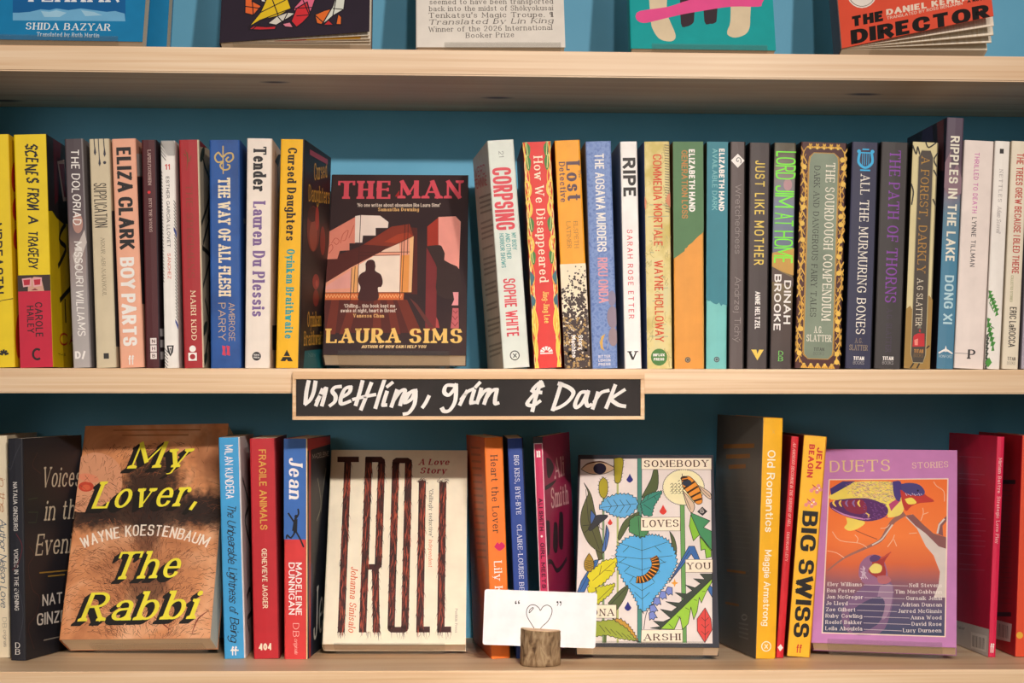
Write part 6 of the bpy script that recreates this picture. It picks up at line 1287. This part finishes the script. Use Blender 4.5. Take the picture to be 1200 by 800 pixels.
b = topbook('deep blue paperback standing just behind the snowy mountain cover on the top shelf', 195, 'right', .132, .024, (0, 20, 0), ('0f7db2', '0f6a9a', '0f6a9a'), Y=.088)

b = topbook('near black paperback with a stained glass pattern of bright triangles, its cover lifting', 257, 'left', .1345, .026, (0, 20, 0), ('2c2230', '2c2230', '2c2230'), open_deg=9)
stand(b, 'clear acrylic stand under the near black triangle patterned cover on the top shelf', .09, .86, -.0004)
k = Ink(b.f, 'cover_print'); z_ = zp(230, 0, 4)
tri = (('ea6a30', [(230, -60), (228, 62), (268, 72), (305, 28), (262, 5), (270, -60)]), ('e8e4e0', [(296, -40), (345, -40), (345, 4), (330, 12), (305, 8)]), ('4a5aa8', [(320, -2), (345, -6), (335, 10)]), ('eac524', [(355, -60), (420, -30), (445, 40), (385, 75), (300, 95), (245, 128), (300, 60)]), ('ca2c34', [(245, 138), (270, 122), (330, 126), (375, 122), (370, 138), (300, 141)]),
    ('dcd8cc', [(335, 110), (380, 75), (430, 58), (465, 62), (440, 80), (405, 100), (375, 118)]), ('e26c8a', [(455, 40), (500, -10), (560, -10), (545, 35), (530, 70), (470, 75)]), ('d83038', [(470, 40), (520, 10), (535, 68), (500, 105), (470, 128), (445, 100)]), ('e88aa0', [(402, 112), (440, 104), (456, 130), (416, 126)]), ('e8702c', [(555, 70), (600, 50), (640, 40), (588, 115), (565, 110)]),
    ('dde0d4', [(590, 115), (640, 30), (655, -20), (700, -20), (692, 45), (640, 75), (612, 100)]), ('c82c34', [(595, 119), (620, 94), (646, 118)]), ('e8702c', [(655, 115), (665, 65), (681, 80), (680, 116)]))
for c, p in tri: k.poly(c, z_(p)); k.line('241c26', z_(p + [p[0]]), 1.4)
k.lines('241c26', [z_([(228, 30), (300, 40)]), z_([(268, 72), (262, 0)]), z_([(300, 60), (420, 0)]), z_([(385, 75), (350, -20)]), z_([(300, 95), (445, 40)]), z_([(300, 110), (260, 140)]), z_([(380, 75), (410, 110)]), z_([(430, 58), (400, 118)]), z_([(455, 40), (545, 35)]), z_([(500, 0), (530, 70)]), z_([(470, 75), (530, 70)]), z_([(555, 70), (600, 110)]), z_([(640, 40), (690, 45)]), z_([(640, 75), (655, 0)])], 1.1); k.done()
# its printed leaf showing under the lifted cover
bm = bmesh.new(); w_, e_ = b.w, Vector((math.cos(math.radians(4)), -math.sin(math.radians(4)), 0))
for x0, x1, zz, mi in ((.36, .57, .0, 0), (.57, .93, .0, 1)):
    q = [Vector((.0008, .0004, .0003)) + e_ * (w_ * x0), Vector((.0008, .0004, .0003)) + e_ * (w_ * x1)]
    f = bm.faces.new([bm.verts.new(q[0]), bm.verts.new(q[1]), bm.verts.new(q[1] + Vector((0, 0, .19))), bm.verts.new(q[0] + Vector((0, 0, .19)))]); f.material_index = mi
finish(bm, 'printed_leaf', b.root, [M('b82428'), M('e0a41c')])

b = topbook('white paperback with grey serif lines of text, in the middle of the top shelf', 487.5, 'left', .1335, .02, (0, 20, -.4), ('e9e2d8', 'd8d0c4', 'd8d0c4'))
stand(b, 'clear acrylic stand under the white cover with lines of text on the top shelf', .19, .97, .004)
k = Ink(b.f, 'title_lettering')
for s, x0, y0, x1, y1, st in (('seemed to have been transported', 503.5, 5.2, 648, 4.5, 'serif'), ('back into the midst of Shōkyokusai', 503, 13.2, 648, 12.2, 'serif'), ("Tenkatsu's Magic Troupe. ¶", 502.5, 21, 648, 20, 'serif'), ('Translated by Lin King', 502, 29, 648, 27, 'ital'), ('Winner of the 2026 International', 502.5, 37.5, 647, 35, 'serif'), ('Booker Prize', 546, 44.5, 602.5, 43.5, 'serif')):
    k.text(s, '5c5450', (x0, y0), (x1, y1), 6, st, wx=.11, n=4)
k.done()

b = topbook('teal paperback with a pink brush stroke across cream and dark shapes on the top shelf', 739, 'left', .131, .02, (0, 20, .5), ('12a3a4', '0e8a8c', '0e8a8c'))
stand(b, 'clear acrylic stand under the teal cover with a pink stroke on the top shelf', .145, .94, .0042)
k = Ink(b.f, 'cover_print'); z_ = zp(700, 0, 4.8)
k.poly('e2cfae', z_(blob([(286, -80), (385, -80), (390, 60), (405, 110), (440, 195), (428, 228), (390, 232), (345, 215), (312, 165), (300, 110)], 3))); k.poly('e2cfae', z_(blob([(750, -40), (855, -40), (860, 100), (855, 160), (830, 195), (775, 212), (735, 198), (732, 170), (748, 120)], 3)))
k.poly('3a2c34', z_(blob([(465, -60), (545, -60), (545, 90), (538, 130), (500, 150), (470, 132)], 3))); k.poly('3a2c34', z_(blob([(597, -60), (672, -60), (672, 100), (662, 128), (635, 134), (602, 120)], 3)))
k.poly('ec5596', z_(blob([(215, 92), (240, 62), (400, 38), (520, 0), (700, -30), (930, -40), (925, 20), (905, 38), (750, 38), (600, 60), (460, 85), (300, 124), (250, 128), (222, 112)], 3))); k.done()

b = topbook('orange red paperback with heavy black slanted title and a lifting cover, top shelf', 985.5, 'left', .1345, .03, (0, 20, 0), ('e2533a', '4a3c44', '4a3c44'), open_deg=25)
stand(b, 'clear acrylic stand under the orange red lifting cover on the top shelf', .2, .97, -.0004)
z_ = zp(900, 0, 4)
k = Ink(b.f, 'cover_print'); k.ell('f0e6dc', 900 + 440 / 4, -8, 17.5, 17.5); k.ring('6a5048', 1010, -8, 15.5, .7, 30); k.done()
k = Ink(b.f, 'title_lettering'); k.text('THE', '1a1414', *z_([(390, 127), (545, 97)]), 12, 'heavy', wx=.34, wy=.24, box=2.2); k.text('DIRECTOR', '1a1414', *z_([(390, 209), (1042, 86)]), 16.5, 'heavy', wx=.34, wy=.2, box=2.2); k.done()
k = Ink(b.f, 'author_lettering'); k.text('DANIEL KEHLMANN', 'f0d8c4', *z_([(555, 73), (1068, -22)]), 7, 'bold', wx=.3); k.text('TRANSLATED BY ROSS BENJAMIN', 'f0d8c4', *z_([(557, 93), (912, 22)]), 3.4, 'mid'); k.text('A NOVEL', '1a1414', *z_([(935, 14), (1035, -4)]), 3.4, 'bold'); k.done()
for im in list(bpy.data.images): bpy.data.images.remove(im)
